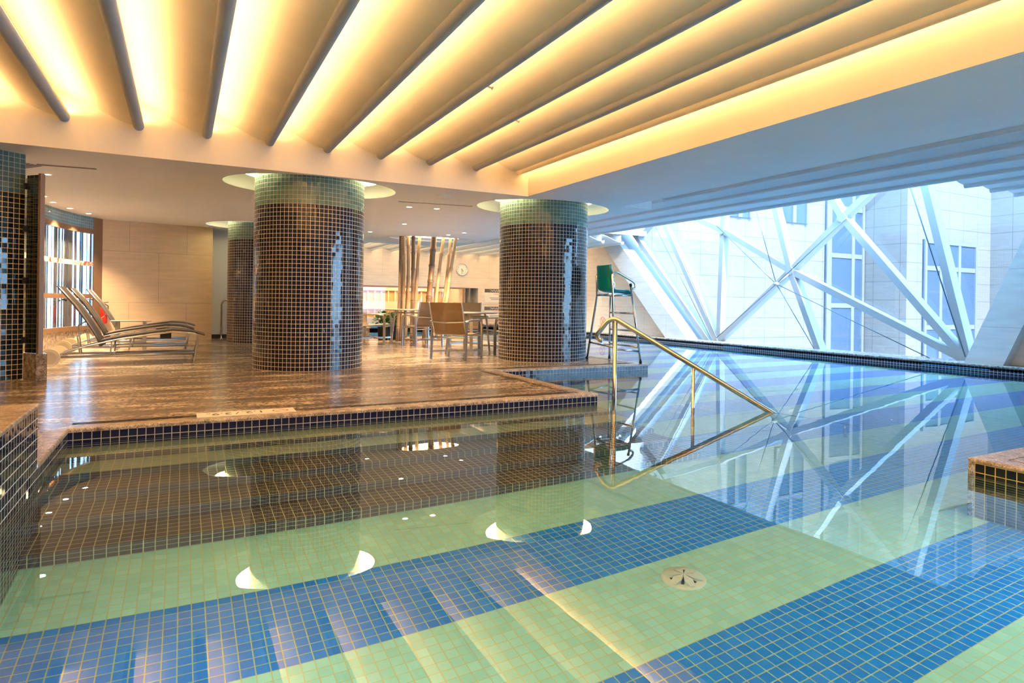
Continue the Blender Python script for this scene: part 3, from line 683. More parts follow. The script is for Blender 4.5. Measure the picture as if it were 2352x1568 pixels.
# second ceiling field: shallow ribs toward the window
co = MB()
co.face([(6.42, -6, ZC), (6.42, 8.35, ZC), (6.42, 8.35, 3.3), (6.42, -6, 3.3)]).face([(6.42, 8.35, ZC), (7.0, 8.35, ZC), (7.0, 8.35, 3.3), (6.42, 8.35, 3.3)])
co.face([(7.0, 8.35, ZC), (7.0, 17.3, ZC), (7.0, 17.3, 3.3), (7.0, 8.35, 3.3)]).face([(3.9, 17.3, ZC), (7.0, 17.3, ZC), (7.0, 17.3, 3.3), (3.9, 17.3, 3.3)])
co.face([(9.46, 5.1, 3.1), (12.4, 5.1, 3.1), (12.4, 5.1, ZR), (9.46, 5.1, ZR)]).face([(9.46, 15.0, 3.1), (12.4, 15.0, 3.1), (12.4, 15.0, ZR), (9.46, 15.0, ZR)]).face([(9.46, 5.1, 2.9), (9.46, 15, 2.9), (9.46, 15, ZR), (9.46, 5.1, ZR)])
struct(co.build('ceiling_border', m_plaster, merge=False))
struct(MB().box(9.4, 12.5, 5.0, 15.1, ZR, ZR+.02).build('window_4', m_glass))
def vault2(x, y0, y1, zn=2.8):
    o = MB().prism(rib_outline(x, zn, 3.04), y0, y1, smooth=True).build('ceiling_vault', m_plaster, merge=True)
    md = o.modifiers.new('e', 'EDGE_SPLIT'); md.split_angle = radians(35); struct(o)
for j in range(-1, 7):
    x = 7.3+PITCH*j
    if j <= 3: vault2(x, -6, 8.34 if j < 1 else 17.31)
    else: vault2(x, -6, 5.1); vault2(x, 15.0, 17.31)
vault2(7.3, 8.36, 17.31)
for j in range(-5, 7): vault2(7.3+PITCH*j, 17.32, YF)

# recessed light dishes around the columns
def dish(x, y, sx, sy, rin, label, colm):
    d = thing('light_dish', label, 'ceiling light', (x, y, ZC), 0, 'recessed dish lights around the columns')
    MB().lathe([(1.0, 0), (.99, .02), (.975, .06), (.94, .10), (.88, .135), (.80, .15)], n=64, sx=sx, sy=sy, flip=False).build('bowl', m_plaster, d)
    MB().lathe([(.80, .15), (.80, .30), (rin, .30)], n=64, sx=sx, sy=sy).build('lamp_ring', m_glow, d)
    return d
# ================================================================== COLUMNS
def column(x, y, label, r=.745, n=83):
    c = thing('tiled_column', label, 'column', (x, y, ZD), 0, 'round mosaic columns')
    MB().lathe([(r, 0), (r, TP*39)], n=n, uvr=TP*n/(2*pi)).build('shaft', m_tile_dark, c)
    b = MB().lathe([(r, TP*39), (r, 2.95-ZD)], n=n, uvr=TP*n/(2*pi)).build('top_band', m_tile_teal, c); b['label'] = 'teal green mosaic band at the top'
    return c
column(1.61, 9.31, 'nearest round column of dark navy mosaic, left of centre')
column(5.43, 9.26, 'round dark mosaic column beside the lifeguard chair')
column(1.61, 15.0, 'round dark mosaic column half hidden behind the nearest one')
dish(RH[0][0], RH[0][1], HX, HY, .60, 'glowing oval recess around the top of the nearest column', 0)
dish(RH[1][0], RH[1][1], HX, HY, .60, 'glowing oval recess around the top of the column by the lifeguard chair', 1)
dish(RH[2][0], RH[2][1], HX, HY*.94, .60, 'glowing recess around the top of the column half hidden at back', 2)
bd = thing('light_dish', 'glowing oval ceiling recess above the bamboo poles', 'ceiling light', (BX, BY, ZC))
MB().lathe([(1.0, 0), (.98, .03), (.9, .06), (.8, .07), (.68, .07)], n=64, sx=1.15, sy=.62).build('bowl', m_plaster, bd)
MB().lathe([(.68, .07), (.68, .22), (0, .22)], n=64, sx=1.15, sy=.62).build('lamp_ring', emis('soft_lamp', (1, .80, .5), 3.5), bd)

# ================================================================== DOWNLIGHTS, VENTS
dls = [(-1.594, 10.204, 'downlight nearest the ceiling air slot at left', 1), (-1.99, 12.46, 'downlight second along the curved window wall', 1), (-1.968, 13.175, 'downlight third along the curved window wall', 1), (-1.831, 13.913, 'downlight fourth along the curved window wall', 1), (-1.612, 14.573, 'downlight at the stone wall end of the curved window', 1),
       (3.411, 10.345, 'downlight under the slot grille between the two front columns, left one', 0), (3.882, 10.277, 'downlight under the slot grille between the two front columns, right one', 0), (4.083, 12.682, 'single downlight in mid ceiling before the bamboo poles', 0),
       (3.869, 14.59, 'far downlight left of the bamboo recess by the big column edge', 0), (5.652, 14.147, 'downlight at the rim of the bamboo recess, left of its pair', 0), (5.8, 13.526, 'downlight at the rim of the bamboo recess, right of its pair', 0)]
p0 = None
for x, y, lb, a in dls:
    if p0 is None:
        d = thing('downlight', 'small round bright ' + lb, 'ceiling light', (x, y, ZC), 0, 'round recessed downlights')
        MB().lathe([(.042, -.001), (.055, -.008), (.068, -.004), (.07, 0)], n=24, flip=True).build('rim', m_dwhite, d)
        MB().lathe([(0, -.003), (.045, -.003)], n=24).build('lamp', m_dl, d); p0 = d
    else:
        d = copy_tree(p0); d.location = (x, y, ZC); d['label'] = 'small round bright ' + lb
    sl = bpy.data.lights.new('downlight_beam', 'SPOT'); sl.energy = 330 if a else 220; sl.color = (1, .68, .36); sl.spot_size = radians(95); sl.spot_blend = .8; sl.shadow_soft_size = .04
    so = bpy.data.objects.new('downlight_beam', sl); COL.objects.link(so); so.location = (x, y, ZC-.03)
def slotvent(name, a, b, label, wd=.05, n=1):
    v = thing(name, label, 'vent', (0, 0, 0)); A = Vector((*a, ZC-.003)); B = Vector((*b, ZC-.003)); t = (B-A).normalized(); s_ = Vector((-t.y, t.x, 0))
    MB().bar(A, B, wd+.02, .004, s_).build('frame', m_dwhite if n > 1 else m_bronze, v)
    for k in range(n):
        o = s_*((k-(n-1)/2)*wd/n); MB().bar(A+o+up*-.002, B+o+up*-.002, wd/n*.55, .004, s_).build('slot', m_slot, v)
    return v
slotvent('air_vent', (-1.58, 9.50), (-.97, 9.43), 'long dark air slot in the low ceiling at upper left')
slotvent('air_vent', (-1.62, 9.50), (-2.15, 10.2), 'slatted air grille beside the curved wall at upper left', .22, 5)
slotvent('air_vent', (3.066, 9.853), (4.284, 9.667), 'thin dark slot grille in ceiling between the two front columns', .035, 3)
d = thing('ceiling_speaker', 'flat round white speaker cover on the low ceiling before the right column', 'speaker', (3.484, 8.954, ZC))
MB().lathe([(.13, 0), (.125, -.014), (.10, -.022), (0, -.024)], n=32, flip=True).build('cover', m_dwhite, d)
for x, y, lb in ((2.45, 5.1, 'small white sprinkler head on the sixth ceiling rib'), (3.2, 5.9, 'small white sprinkler head on the seventh ceiling rib')):
    xx = RIB0+PITCH*(5 if x < 3 else 6)
    d = thing('sprinkler_head', lb, 'sprinkler', (xx+.05, y, 2.975), 0, 'sprinkler heads')
    MB().tube([(0, 0, 0), (.05, 0, -.005)], .012, 10).tube([(.05, 0, -.005), (.055, 0, -.006)], .022, 10).build('head', m_dwhite, d)

# ================================================================== HAND RAILS
hr = thing('handrail', 'polished steel pool handrail sloping from the deck corner into the water', 'handrail', (4.07, 5.41, 0))
dirr = Vector((1.09, -1.09, 0)).normalized()
def rp(s_, z): return dirr*s_+up*z
path = [rp(-.135, .655), rp(-.165, .665), rp(-.188, .69), rp(-.19, .72), rp(-.10, .845), rp(-.075, .868), rp(-.04, .885), rp(0, .886), rp(.03, .873), rp(1.54, .0), rp(2.3, -.44)]
MB().tube(path, .0265, 20).build('rail', m_steel, hr)
MB().tube([rp(0, .87), rp(0, DEEP)], .022, 16).build('post', m_steel, hr)
MB().tube([rp(.80, .42), rp(.80, DEEP)], .018, 16).build('post', m_steel, hr)
MB().tube([rp(2.2, -.38), rp(2.2, DEEP)], .018, 16).build('post', m_steel, hr)
h2 = thing('handrail', 'small steel grab rail by the white wall behind the half hidden column', 'handrail', (.82, 16.2, ZD))
MB().tube([(0, 0, 0), (0, 0, .80), (.02, 0, .86), (.06, 0, .90), (.12, 0, .91), (.5, 0, .91), (.56, 0, .88), (.58, 0, .82), (.58, 0, 0)], .024, 12).build('rail', m_steel, h2)
MB().lathe([(.05, 0), (.05, .012), (.024, .014)], n=20).build('flange', m_steel, h2)

# ================================================================== LIFEGUARD CHAIR
lc = thing('lifeguard_chair', 'tall steel lifeguard chair with green plastic seat at deck corner', 'chair', (6.27, 8.37, ZD))
def lp(x, y, z): return (x-6.27, y-8.37, z-ZD)
nb, nf, ff, fb = (5.96, 7.95), (6.46, 7.92), (6.50, 8.80), (6.07, 8.84)
nbt, nft, fft, fbt = (6.02, 8.08), (6.33, 8.03), (6.36, 8.60), (6.06, 8.56)
ZS = 1.185
def leg(a, b, z1, nm_='leg'): return MB().tube([lp(*a, ZD+.03), lp(*b, z1)], .017, 12).build(nm_, m_steel, lc)
l1 = MB().tube([lp(*nb, ZD+.03), lp(*nbt, ZS), lp(6.0, 8.08, 1.50), lp(6.02, 8.08, 1.54), lp(6.07, 8.07, 1.55), lp(6.12, 8.07, 1.54), lp(6.38, 8.05, 1.415), lp(6.43, 8.05, 1.38), lp(6.44, 8.05, 1.33), lp(6.41, 8.05, 1.295), lp(6.34, 8.04, 1.29)], .018, 12).build('leg', m_steel, lc)
l4 = MB().tube([lp(*fb, ZD+.03), lp(*fbt, ZS), lp(6.04, 8.55, 1.50), lp(6.06, 8.55, 1.54), lp(6.12, 8.55, 1.545), lp(6.36, 8.56, 1.43), lp(6.40, 8.56, 1.39), lp(6.40, 8.56, 1.34), lp(6.36, 8.57, 1.31), lp(6.30, 8.57, 1.31)], .018, 12).build('leg', m_steel, lc)
leg(nf, nft, 1.34); leg(ff, fft, ZS)
MB().tube([lp(*nft, 1.335), lp(nft[0]-.002, nft[1]+.001, 1.375)], .021, 12).build('cap', m_dark, lc)
def along(a, at, z):
    k = (z-ZD)/(ZS-ZD); return lp(a[0]+(at[0]-a[0])*k, a[1]+(at[1]-a[1])*k, z)
for z in (.37, .62, .90): MB().tube([along(ff, fft, z), along(nf, nft, z)], .016, 10).build('rung', m_steel, lc)
MB().tube([along(nb, nbt, .34), along(nf, nft, .30)], .016, 10).build('stretcher', m_steel, lc)
MB().tube([along(fb, fbt, .40), along(ff, fft, .34)], .016, 10).build('stretcher', m_steel, lc)
MB().tube([along(nb, nbt, .37), along(fb, fbt, .40)], .016, 10).build('stretcher', m_steel, lc)
sf = MB()
for a, b in ((nbt, nft), (nft, fft), (fft, fbt), (fbt, nbt)): sf.tube([lp(*a, ZS), lp(*b, ZS)], .015, 10)
sf.build('seat_frame', m_steel, lc)
MB().tube([lp(6.0, 8.08, 1.50), lp(6.03, 8.08, 1.47), lp(6.04, 8.55, 1.47), lp(6.04, 8.55, 1.50)], .013, 10).build('back_bar', m_steel, lc)
for a in (nb, nf, ff, fb): MB().tube([lp(*a, ZD), lp(*a, ZD+.05)], .022, 12).build('rubber_foot', m_rubber, lc)
# moulded seat shell (side profile swept across the width, edges curled)
def shell():
    prof = [(0.00, .46), (-.005, .44), (.005, .36), (.015, .26), (.02, .16), (.03, .10), (.06, .055), (.11, .035), (.2, .03), (.30, .03), (.37, .022), (.40, 0.0)]
    m = MB(); nw = 10; th = .012; rows = []; rows2 = []
    for i, (px, pz) in enumerate(prof):
        t = i/(len(prof)-1); wd = .235 if i > 2 else (.19 if i == 0 else .22)
        a = prof[max(i-1, 0)]; b = prof[min(i+1, len(prof)-1)]; tx, tz = b[0]-a[0], b[1]-a[1]; l = hypot(tx, tz); nx, nz = -tz/l, tx/l   # away from sitter... sitter side is +x,+z
        if nx < 0 and i < 6: nx, nz = -nx, -nz
        r1 = []; r2 = []
        for k in range(nw+1):
            v = -1+2*k/nw; cu_ = (abs(v)**3)*.045*(1 if i < 11 else .2)
            r1.append((px+nx*cu_, v*wd, pz+abs(nz)*cu_)); r2.append((px+nx*cu_-abs(nx)*th, v*wd, pz+abs(nz)*cu_-abs(nz)*th))
        rows.append(r1); rows2.append(r2)
    for R in (rows, rows2):
        for a, b in zip(R, R[1:]):
            for k in range(nw): m.face([a[k], a[k+1], b[k+1], b[k]], smooth=True)
    for k in range(nw): m.face([rows[0][k], rows[0][k+1], rows2[0][k+1], rows2[0][k]]); m.face([rows[-1][k], rows[-1][k+1], rows2[-1][k+1], rows2[-1][k]])
    for a, b, c, d in zip(rows, rows[1:], rows2, rows2[1:]):
        m.face([a[0], b[0], d[0], c[0]]); m.face([a[-1], b[-1], d[-1], c[-1]])
    return m
sh = shell().build('seat', m_green, lc, merge='n'); sh.location = lp(5.98, 8.32, ZS+.02)
sh.rotation_euler = (0, 0, radians(-3))
for yy in (8.2, 8.45): MB().bar(lp(6.02, yy, ZS+.02), lp(6.32, yy, ZS+.02), .03, .02).build('seat_bracket', m_alu, lc)

# ================================================================== SUN LOUNGERS
def make_lounger():
    t = thing('sun_lounger', 'x', 'sun lounger', (0, 0, 0), 0, 'reclined sun loungers by the curved window')
    Wd = .64
    rail = [(.0, .12), (.09, .19), (.40, .29), (.75, .375), (1.13, .435), (1.43, .475), (1.62, .462), (1.76, .425)]
    from_ = rail
    def rz_(x):
        for a, b in zip(rail, rail[1:]):
            if x <= b[0]: return a[1]+(b[1]-a[1])*(x-a[0])/(b[0]-a[0])
        return rail[-1][1]-(x-rail[-1][0])*.5
    for y in (0, Wd):
        MB().tube([(x, y, z-.025) for x, z in rail[:-1]] + [(1.72, y, .43), (1.765, y, .39), (1.765, y, .33), (1.71, y, .0)], .011, 8).build('side_rail', m_alu, t)
        MB().tube([(.06, y+(.03 if y == 0 else -.03), .125), (1.72, y+(.03 if y == 0 else -.03), .140)], .018, 10).build('base_tube', m_alu, t)
        MB().tube([(.68, y, .135), (.70, y, .345)], .009, 8).build('strut', m_alu, t)
        MB().tube([(.90, y, .20), (.94, y, .38)], .008, 8).build('strut', m_alu, t)
        w_ = MB().tube([(0, y-.035 if y == 0 else y+.01, .12), (0, y-.01 if y == 0 else y+.035, .12)], .12, 32).build('wheel', m_wheel, t)
        MB().tube([(0, y-.040 if y == 0 else y+.036, .12), (0, y-.034 if y == 0 else y+.040, .12)], .085, 28).build('hub_cap', plain('wheel_face', (.55, .46, .33), .5), w_)
        # back frame
        MB().tube([(.56, y+(.02 if y == 0 else -.02), .27), (.50, y+(.02 if y == 0 else -.02), .43), (.40, y+(.02 if y == 0 else -.02), .62), (.27, y+(.02 if y == 0 else -.02), .83), (.09, y+(.02 if y == 0 else -.02), 1.06)], .012, 8).build('back_rail', m_alu, t)
    MB().tube([(0, -.02, .12), (0, Wd+.02, .12)], .012, 10).build('axle', m_alu, t)
    MB().tube([(1.70, 0, .06), (1.70, Wd, .06)], .010, 8).build('cross_bar', m_alu, t); MB().tube([(.7, .03, .135), (.7, Wd-.03, .135)], .012, 8).build('cross_bar', m_alu, t)
    MB().tube([(.33, .02, .17), (.30, .02, .40), (.345, .02, .44)], .010, 8).build('prop_bar', m_alu, t); MB().tube([(.34, .1, .17), (.30, .1, .55), (.38, .1, .60)], .008, 8).build('prop_bar', m_alu, t)
    MB().tube([(.17, .05, .88), (.12, .03, .90), (.10, -.02, .885)], .012, 8).build('grip', m_alu, t)
    seat = [(x, rz_(x)) for x in (.56, .7, .85, 1.0, 1.15, 1.3, 1.43, 1.55, 1.66, 1.76)] + [(1.85, .395)]
    MB().sheet([(x, z) for x, z in seat], .0, Wd, .016).build('seat_sling', m_sling, t)
    MB().sheet([(.575, .26), (.545, .35), (.49, .46), (.42, .585), (.34, .71), (.25, .845), (.16, .97), (.075, 1.08)], -.005, Wd+.005, .014).build('back_sling', m_sling, t)
    MB().box(1.28, 1.42, .02, .10, .36, .44).build('clip', m_dark, t)
    return t
lg_ = [(-1.55, 10.28, 'nearest reclined sun lounger, its near cream wheel by the granite plinth'), (-1.66, 12.16, 'middle reclined sun lounger, between the nearest one and the side table'), (-1.62, 13.80, 'farthest reclined sun lounger, next to the honey stone wall')]
pr = None
for x, y, lb in lg_:
    o = make_lounger() if pr is None else copy_tree(pr); pr = pr or o
    o.location = (x, y, ZD); o['label'] = lb
sdt = thing('side_table', 'low square aluminium side table standing among the sun loungers', 'side table', (-1.12, 13.08, ZD))
MB().box(0, .62, 0, .44, .505, .52).build('table_top', m_alu, sdt)
for x, y in ((.08, .03), (.50, .03), (.08, .38), (.50, .38)): MB().box(x, x+.05, y, y+.03, 0, .505).build('leg', m_alu, sdt)
MB().box(.1, .53, .2, .23, .12, .15).build('stretcher', m_alu, sdt)
fx = thing('fire_extinguisher', 'red fire extinguisher hanging on the bronze jamb behind the loungers', 'fire extinguisher', (-1.42, 15.36, .50))
MB().lathe([(0, 0), (.06, .0), (.065, .02), (.065, .30), (.045, .35), (.02, .37), (0, .37)], n=20).build('cylinder', m_red, fx)
MB().tube([(0, 0, .36), (0, 0, .41)], .018, 8).bar((-.02, 0, .42), (.08, 0, .44), .02, .015).build('valve', m_dark, fx)
MB().tube([(.02, -.02, .40), (.08, -.05, .36), (.085, -.05, .15)], .010, 8).build('hose', m_dark, fx)

# ================================================================== ARMCHAIRS AND TABLES
def make_chair():
    t = thing('armchair', 'x', 'chair', (0, 0, 0), 0, 'mesh armchairs around the tables')
    # +x is the way the sitter faces; origin centre of the four feet
    for sy in (-1, 1):
        y = .315*sy
        MB().bar((-.30, y, 0), (-.27, y, .60), .050, .022, (1, 0, 0)).build('leg', m_alu, t)
        MB().bar((.30, y, 0), (.30, y, .50), .050, .022, (1, 0, 0)).bar((.30, y, .50), (.27, y, .62), .045, .022, (1, 0, 0)).build('leg', m_alu, t)
        MB().tube([(-.34, y, .615), (-.1, y, .64), (.15, y, .645), (.29, y, .625)], .016, 8).build('arm', m_alu, t)
        # sling side rails
        MB().tube([(-.42, y*.93, .93), (-.385, y*.93, .80), (-.32, y*.92, .62), (-.25, y*.92, .45), (-.21, y*.92, .405), (-.05, y*.92, .40), (.2, y*.92, .425), (.27, y*.92, .42)], .013, 8).build('sling_rail', m_alu, t)
    MB().tube([(-.34, -.315, .615), (-.35, 0, .60), (-.34, .315, .615)], .012, 8).build('rear_bar', m_alu, t)
    MB().tube([(-.29, -.3, .36), (-.29, .3, .36)], .014, 8).tube([(.28, -.3, .38), (.28, .3, .38)], .014, 8).build('seat_bar', m_alu, t)
    MB().bar((-.29, -.31, .13), (.29, .31, .13), .03, .03, (0, 0, 1)).bar((-.29, .31, .132), (.29, -.31, .132), .03, .03, (0, 0, 1)).build('cross_brace', m_alu, t)
    MB().sheet([(-.20, .41), (-.25, .46), (-.32, .63), (-.385, .81), (-.42, .925)], -.29, .29, .004).build('backrest', m_mesh, t)
    MB().sheet([(-.20, .40), (-.05, .395), (.1, .405), (.2, .42), (.27, .415)], -.29, .29, .004).build('seat', m_mesh, t)
    return t
ch = [(4.06, 9.72, 40, 'tan mesh armchair nearest the camera, seen from behind between the front columns'),
      (3.72, 13.58, -30, 'tan mesh armchair partly hidden by the nearest column, facing right beside the plants'),
      (4.52, 12.72, 100, 'tan mesh armchair seen from behind just left of the front armchair'),
      (5.02, 11.55, 245, 'tan mesh armchair on the far side of the nearer table'),
      (5.25, 10.45, 182, 'tan mesh armchair beside the column with the lifeguard chair')]
pr = None
for x, y, a, lb in ch:
    o = make_chair() if pr is None else copy_tree(pr); pr = pr or o
    o.location = (x, y, ZD); o.rotation_euler = (0, 0, radians(a)); o['label'] = lb
def make_table():
    t = thing('table', 'x', 'table', (0, 0, 0), 0, 'round metal tables')
    MB().lathe([(0, .735), (.50, .735), (.53, .742), (.53, .755), (.50, .76), (0, .76)], n=48).build('table_top', m_alu, t)
    for k in range(4):
        a = pi/4+k*pi/2; c, s_ = cos(a), sin(a)
        MB().bar((.40*c, .40*s_, 0), (.34*c, .34*s_, .60), .055, .025, (-s_, c, 0)).bar((.34*c, .34*s_, .60), (.30*c, .30*s_, .735), .055, .025, (-s_, c, 0)).build('leg', m_alu, t)
    MB().bar((-.26, -.26, .68), (.26, .26, .68), .03, .03, (0, 0, 1)).bar((-.26, .26, .68), (.26, -.26, .68), .03, .03, (0, 0, 1)).build('apron', m_alu, t)
    return t
pr = None
for x, y, a, lb in ((4.58, 10.45, 30, 'round metal table behind the front armchair, touching the right column in view'), (4.50, 13.55, 10, 'round metal table farther back, in front of the bamboo poles')):
    o = make_table() if pr is None else copy_tree(pr); pr = pr or o
    o.location = (x, y, ZD); o.rotation_euler = (0, 0, radians(a)); o['label'] = lb

# ================================================================== BAMBOO, PLANTS
poles = [(914, 4.50, 14.40, 4.80, 15.2, .040, 'dark slender'), (924, 4.62, 14.45, 4.90, 15.35, .060, 'pale thick'), (937, 4.75, 14.6, 5.08, 15.45, .048, 'pale'),
         (946, 4.84, 14.35, 5.10, 15.1, .052, 'dark brown'), (962, 4.97, 14.5, 5.38, 15.4, .044, 'golden'), (982, 5.20, 14.45, 5.66, 15.15, .075, 'thickest brown'),
         (988, 5.30, 14.7, 5.84, 15.5, .040, 'thin golden'), (1005, 5.42, 14.5, 6.00, 15.3, .046, 'light'), (1022, 5.58, 14.55, 6.22, 15.4, .040, 'thin leaning'), (1034, 5.60, 14.40, 6.30, 15.2, .050, 'rightmost leaning')]
ordn = ['leftmost', 'second from left', 'third from left', 'fourth from left', 'fifth from left', 'sixth from left', 'seventh from left', 'eighth from left', 'ninth from left', 'rightmost']
for i, (_, x0, y0, x1, y1, r, adj) in enumerate(poles):
    rng = random.Random(i); P = []; R = []; n = 7; H0, H1 = ZD, 2.86
    a = Vector((x0, y0, H0)); b = Vector((x1, y1, H1)); ph = rng.uniform(.2, .9)
    joints = [(k+ph)/n for k in range(n)]
    pts = [(0, r*1.03)]
    for j in joints:
        pts += [(j-.012, r*.98), (j-.004, r*1.15), (j, r*.86), (j+.004, r*1.15), (j+.014, r*.97)]
    pts = [q for q in pts if q[0] < .99] + [(1, r*.9)]
    o = bpy.data.objects
    bend = Vector((rng.uniform(-.02, .02), 0, 0))
    m = MB().tube([(a+(b-a)*t+bend*sin(pi*t)*2)-a for t, _ in pts], [q*(1-.12*t) for t, q in pts], 14)
    o = m.build('bamboo_pole', m_bamboo_dark if i in (0, 3, 5) else m_bamboo); o.location = a
    tag(o, '%s bamboo pole, %s of the ten leaning poles' % (adj, ordn[i]) if i not in (0, 9) else '%s bamboo pole of the ten leaning poles' % (ordn[i] + (' slender' if i == 0 else '')), 'bamboo pole', 'leaning bamboo poles')
def leafmat():
    m, nt, b = nm('plant_leaf'); g = N(nt, 'ShaderNodeNewGeometry'); t = N(nt, 'ShaderNodeTexNoise'); t.inputs['Scale'].default_value = 14; L(nt, g.outputs['Position'], t.inputs['Vector'])
    r = N(nt, 'ShaderNodeValToRGB'); e = r.color_ramp.elements; e[0].position = .35; e[0].color = (.02, .10, .015, 1); e[1].position = .7; e[1].color = (.16, .42, .06, 1); L(nt, t.outputs['Fac'], r.inputs[0]); L(nt, r.outputs[0], b.inputs['Base Color']); b.inputs['Roughness'].default_value = .3; return m
m_leaf = leafmat()
def plant(x, y, seed, label):
    t = thing('potted_plant', label, 'plant', (x, y, ZD), 0, 'plants in black baskets'); rng = random.Random(seed)
    m = MB(); prof = []
    for k in range(13): z = k*.024; prof += [(.115+.02*k/12+.005, z), (.115+.02*k/12-.004, z+.012)]
    m.lathe([(0, 0)] + prof + [(.13, .31), (.11, .30), (0, .28)], n=28).build('basket', m_basket, t)
    lf = MB(); stm = MB()
    for k in range(130):
        a = rng.uniform(0, 2*pi); rr = rng.uniform(.02, .21); z = .36+rng.uniform(0, .34)*(1-rr*1.6); bx, by = rr*cos(a), rr*sin(a)
        if k < 14: stm.tube([(bx*.2, by*.2, .28), (bx*.7, by*.7, z*.7+.1), (bx, by, z)], .005, 5)
        L2 = rng.uniform(.09, .15); Wd = L2*.34; aa = a+rng.uniform(-.8, .8); ti = rng.uniform(-.2, .8)
        d = Vector((cos(aa)*cos(ti), sin(aa)*cos(ti), sin(ti))); s_ = d.cross(up).normalized(); n_ = s_.cross(d); o = Vector((bx, by, z))
        A = o; B = o+d*L2*.35+s_*Wd; C_ = o+d*L2*.75+s_*Wd*.8-n_*.01; D = o+d*L2-n_*.03; E_ = o+d*L2*.75-s_*Wd*.8-n_*.01; F_ = o+d*L2*.35-s_*Wd; G = o+d*L2*.5-n_*.012
        lf.face([A, B, G]).face([B, C_, G]).face([C_, D, G]).face([D, E_, G]).face([E_, F_, G]).face([F_, A, G])
    lf.build('foliage', m_leaf, t); stm.build('stems', m_leaf, t)
    return t
plant(4.33, 15.0, 3, 'leafy green plant in black ribbed basket, left one beside the bamboo')
plant(4.66, 15.25, 8, 'leafy green plant in black ribbed basket, touching the leftmost bamboo pole')
pb = thing('planter_box', 'low dark granite planter box behind the left armchair', 'planter', (3.78, 15.3, ZD))
b = MB().box(-.2, .30, 0, .4, 0, .26).build('box', m_speck, pb, bevel=.01); MB().box(-.22, .32, -.02, .42, .26, .29).build('rim', m_cope, pb)
rk = MB().lathe([(0, 0), (.05, .01), (.07, .04), (.05, .07), (0, .085)], n=14, sx=1.2).build('terracotta_stone', plain('terracotta', (.45, .2, .1), .7)); rk.location = (4.70, 14.25, ZD)
tag(rk, 'small orange brown stone at the foot of the bamboo poles', 'stone')

# ================================================================== CLOCK AND SIGNS
ck = thing('wall_clock', 'round white wall clock with chrome rim on the far wall', 'clock', (9.337, YF-.01, 2.257))
R_ = .235
def wy(m, prof, n=48): # lathe around Y axis facing -Y
    for (r0, d0), (r1, d1) in zip(prof, prof[1:]):
        for k in range(n):
            a0, a1 = 2*pi*k/n, 2*pi*(k+1)/n
            q = [(r0*cos(a0), -d0, r0*sin(a0)), (r0*cos(a1), -d0, r0*sin(a1)), (r1*cos(a1), -d1, r1*sin(a1)), (r1*cos(a0), -d1, r1*sin(a0))]
            if r1 < 1e-6: q = q[:3]
            m.face(q, smooth=True)
    return m
wy(MB(), [(R_, 0), (R_, .04), (R_*.95, .055), (R_*.88, .04)]).build('rim', m_steel, ck)
wy(MB(), [(R_*.9, .03), (0, .03)]).build('dial', m_sign, ck)
for k in range(12):
    a = pi/2-2*pi*(k+1)/12
    text('numeral', str(k+1), .05, m_ink, ck, Matrix.Translation((R_*.72*cos(a), -.032, R_*.72*sin(a))) @ Matrix.Rotation(pi/2, 4, 'X'))
for nm_, deg, l, w_ in (('hour_hand', 135, .10, .016), ('minute_hand', 180, .165, .012)):
    a = pi/2-radians(deg); MB().bar((-.03*cos(a), -.036, -.03*sin(a)), (l*cos(a), -.036, l*sin(a)), w_, .004, (-sin(a), 0, cos(a))).build(nm_, m_dark, ck)
def board(z1, z0, label):
    s_ = thing('notice_board', label, 'sign', (10.31, YF-.012, z0), 0, 'notice boards on the far wall')
    h = z1-z0
    MB().box(0, 1.0, 0, .01, 0, h).build('panel', m_sign, s_)
    MB().box(0, 1.0, -.004, 0, h-.14, h).build('header', m_ink, s_)
    rng = random.Random(2); m = MB(); x = .22
    while x < .95:
        m.bar((x, -.006, h-.07+rng.uniform(-.03, .03)), (x+.03, -.006, h-.07+rng.uniform(-.045, .045)), .012, .002, (1, 0, 1)); x += .022
    m.build('script_mark', m_wink, s_)
    RX = Matrix.Rotation(pi/2, 4, 'X')
    text('red_text', 'WARNING', .062, m_rink, s_, Matrix.Translation((.52, -.003, h-.20)) @ RX)
    for i, ww in enumerate((.6, .5)):
        m = MB(); x = .52-ww/2; 
        while x < .52+ww/2: m.box(x, x+.022, -.003, -.001, h-.36-.055*i, h-.335-.055*i); x += .03
        m.build('small_print', m_ink, s_)
    return s_
board(1.555, 1.04, 'cream notice board with dark header on the far wall, upper one')
board(.868, .42, 'cream notice board with dark header on the far wall, lower one behind tables')
# depth sign lying on the deck, reads from the deck side
sg = thing('depth_sign', 'long cream depth marker plate reading 1.2 / 3.9 on the deck edge', 'sign', (.49, 5.642, ZD))
MB().box(-.375, .375, -.105, .105, 0, .004).build('plate', m_sign, sg)
T180 = Matrix.Rotation(pi, 4, 'Z')
def st_(s_, x, size, y=0, mat=m_ink): text('depth_text', s_, size, mat, sg, Matrix.Translation((-x, -y, .0045)) @ T180)
st_('1.2', -.06, .13); st_('/', .075, .13); st_('3.9', .19, .13); st_('M', .03, .03, -.045); st_('FT', .29, .03, -.045)
m = MB().lathe([(.052, .0045), (.058, .006), (.064, .0045)], c=(.26, 0, 0), n=40).bar((.22, -.035, .005), (.30, .035, .005), .006, .001, (1, -1, 0)).build('prohibition_ring', m_rink, sg)
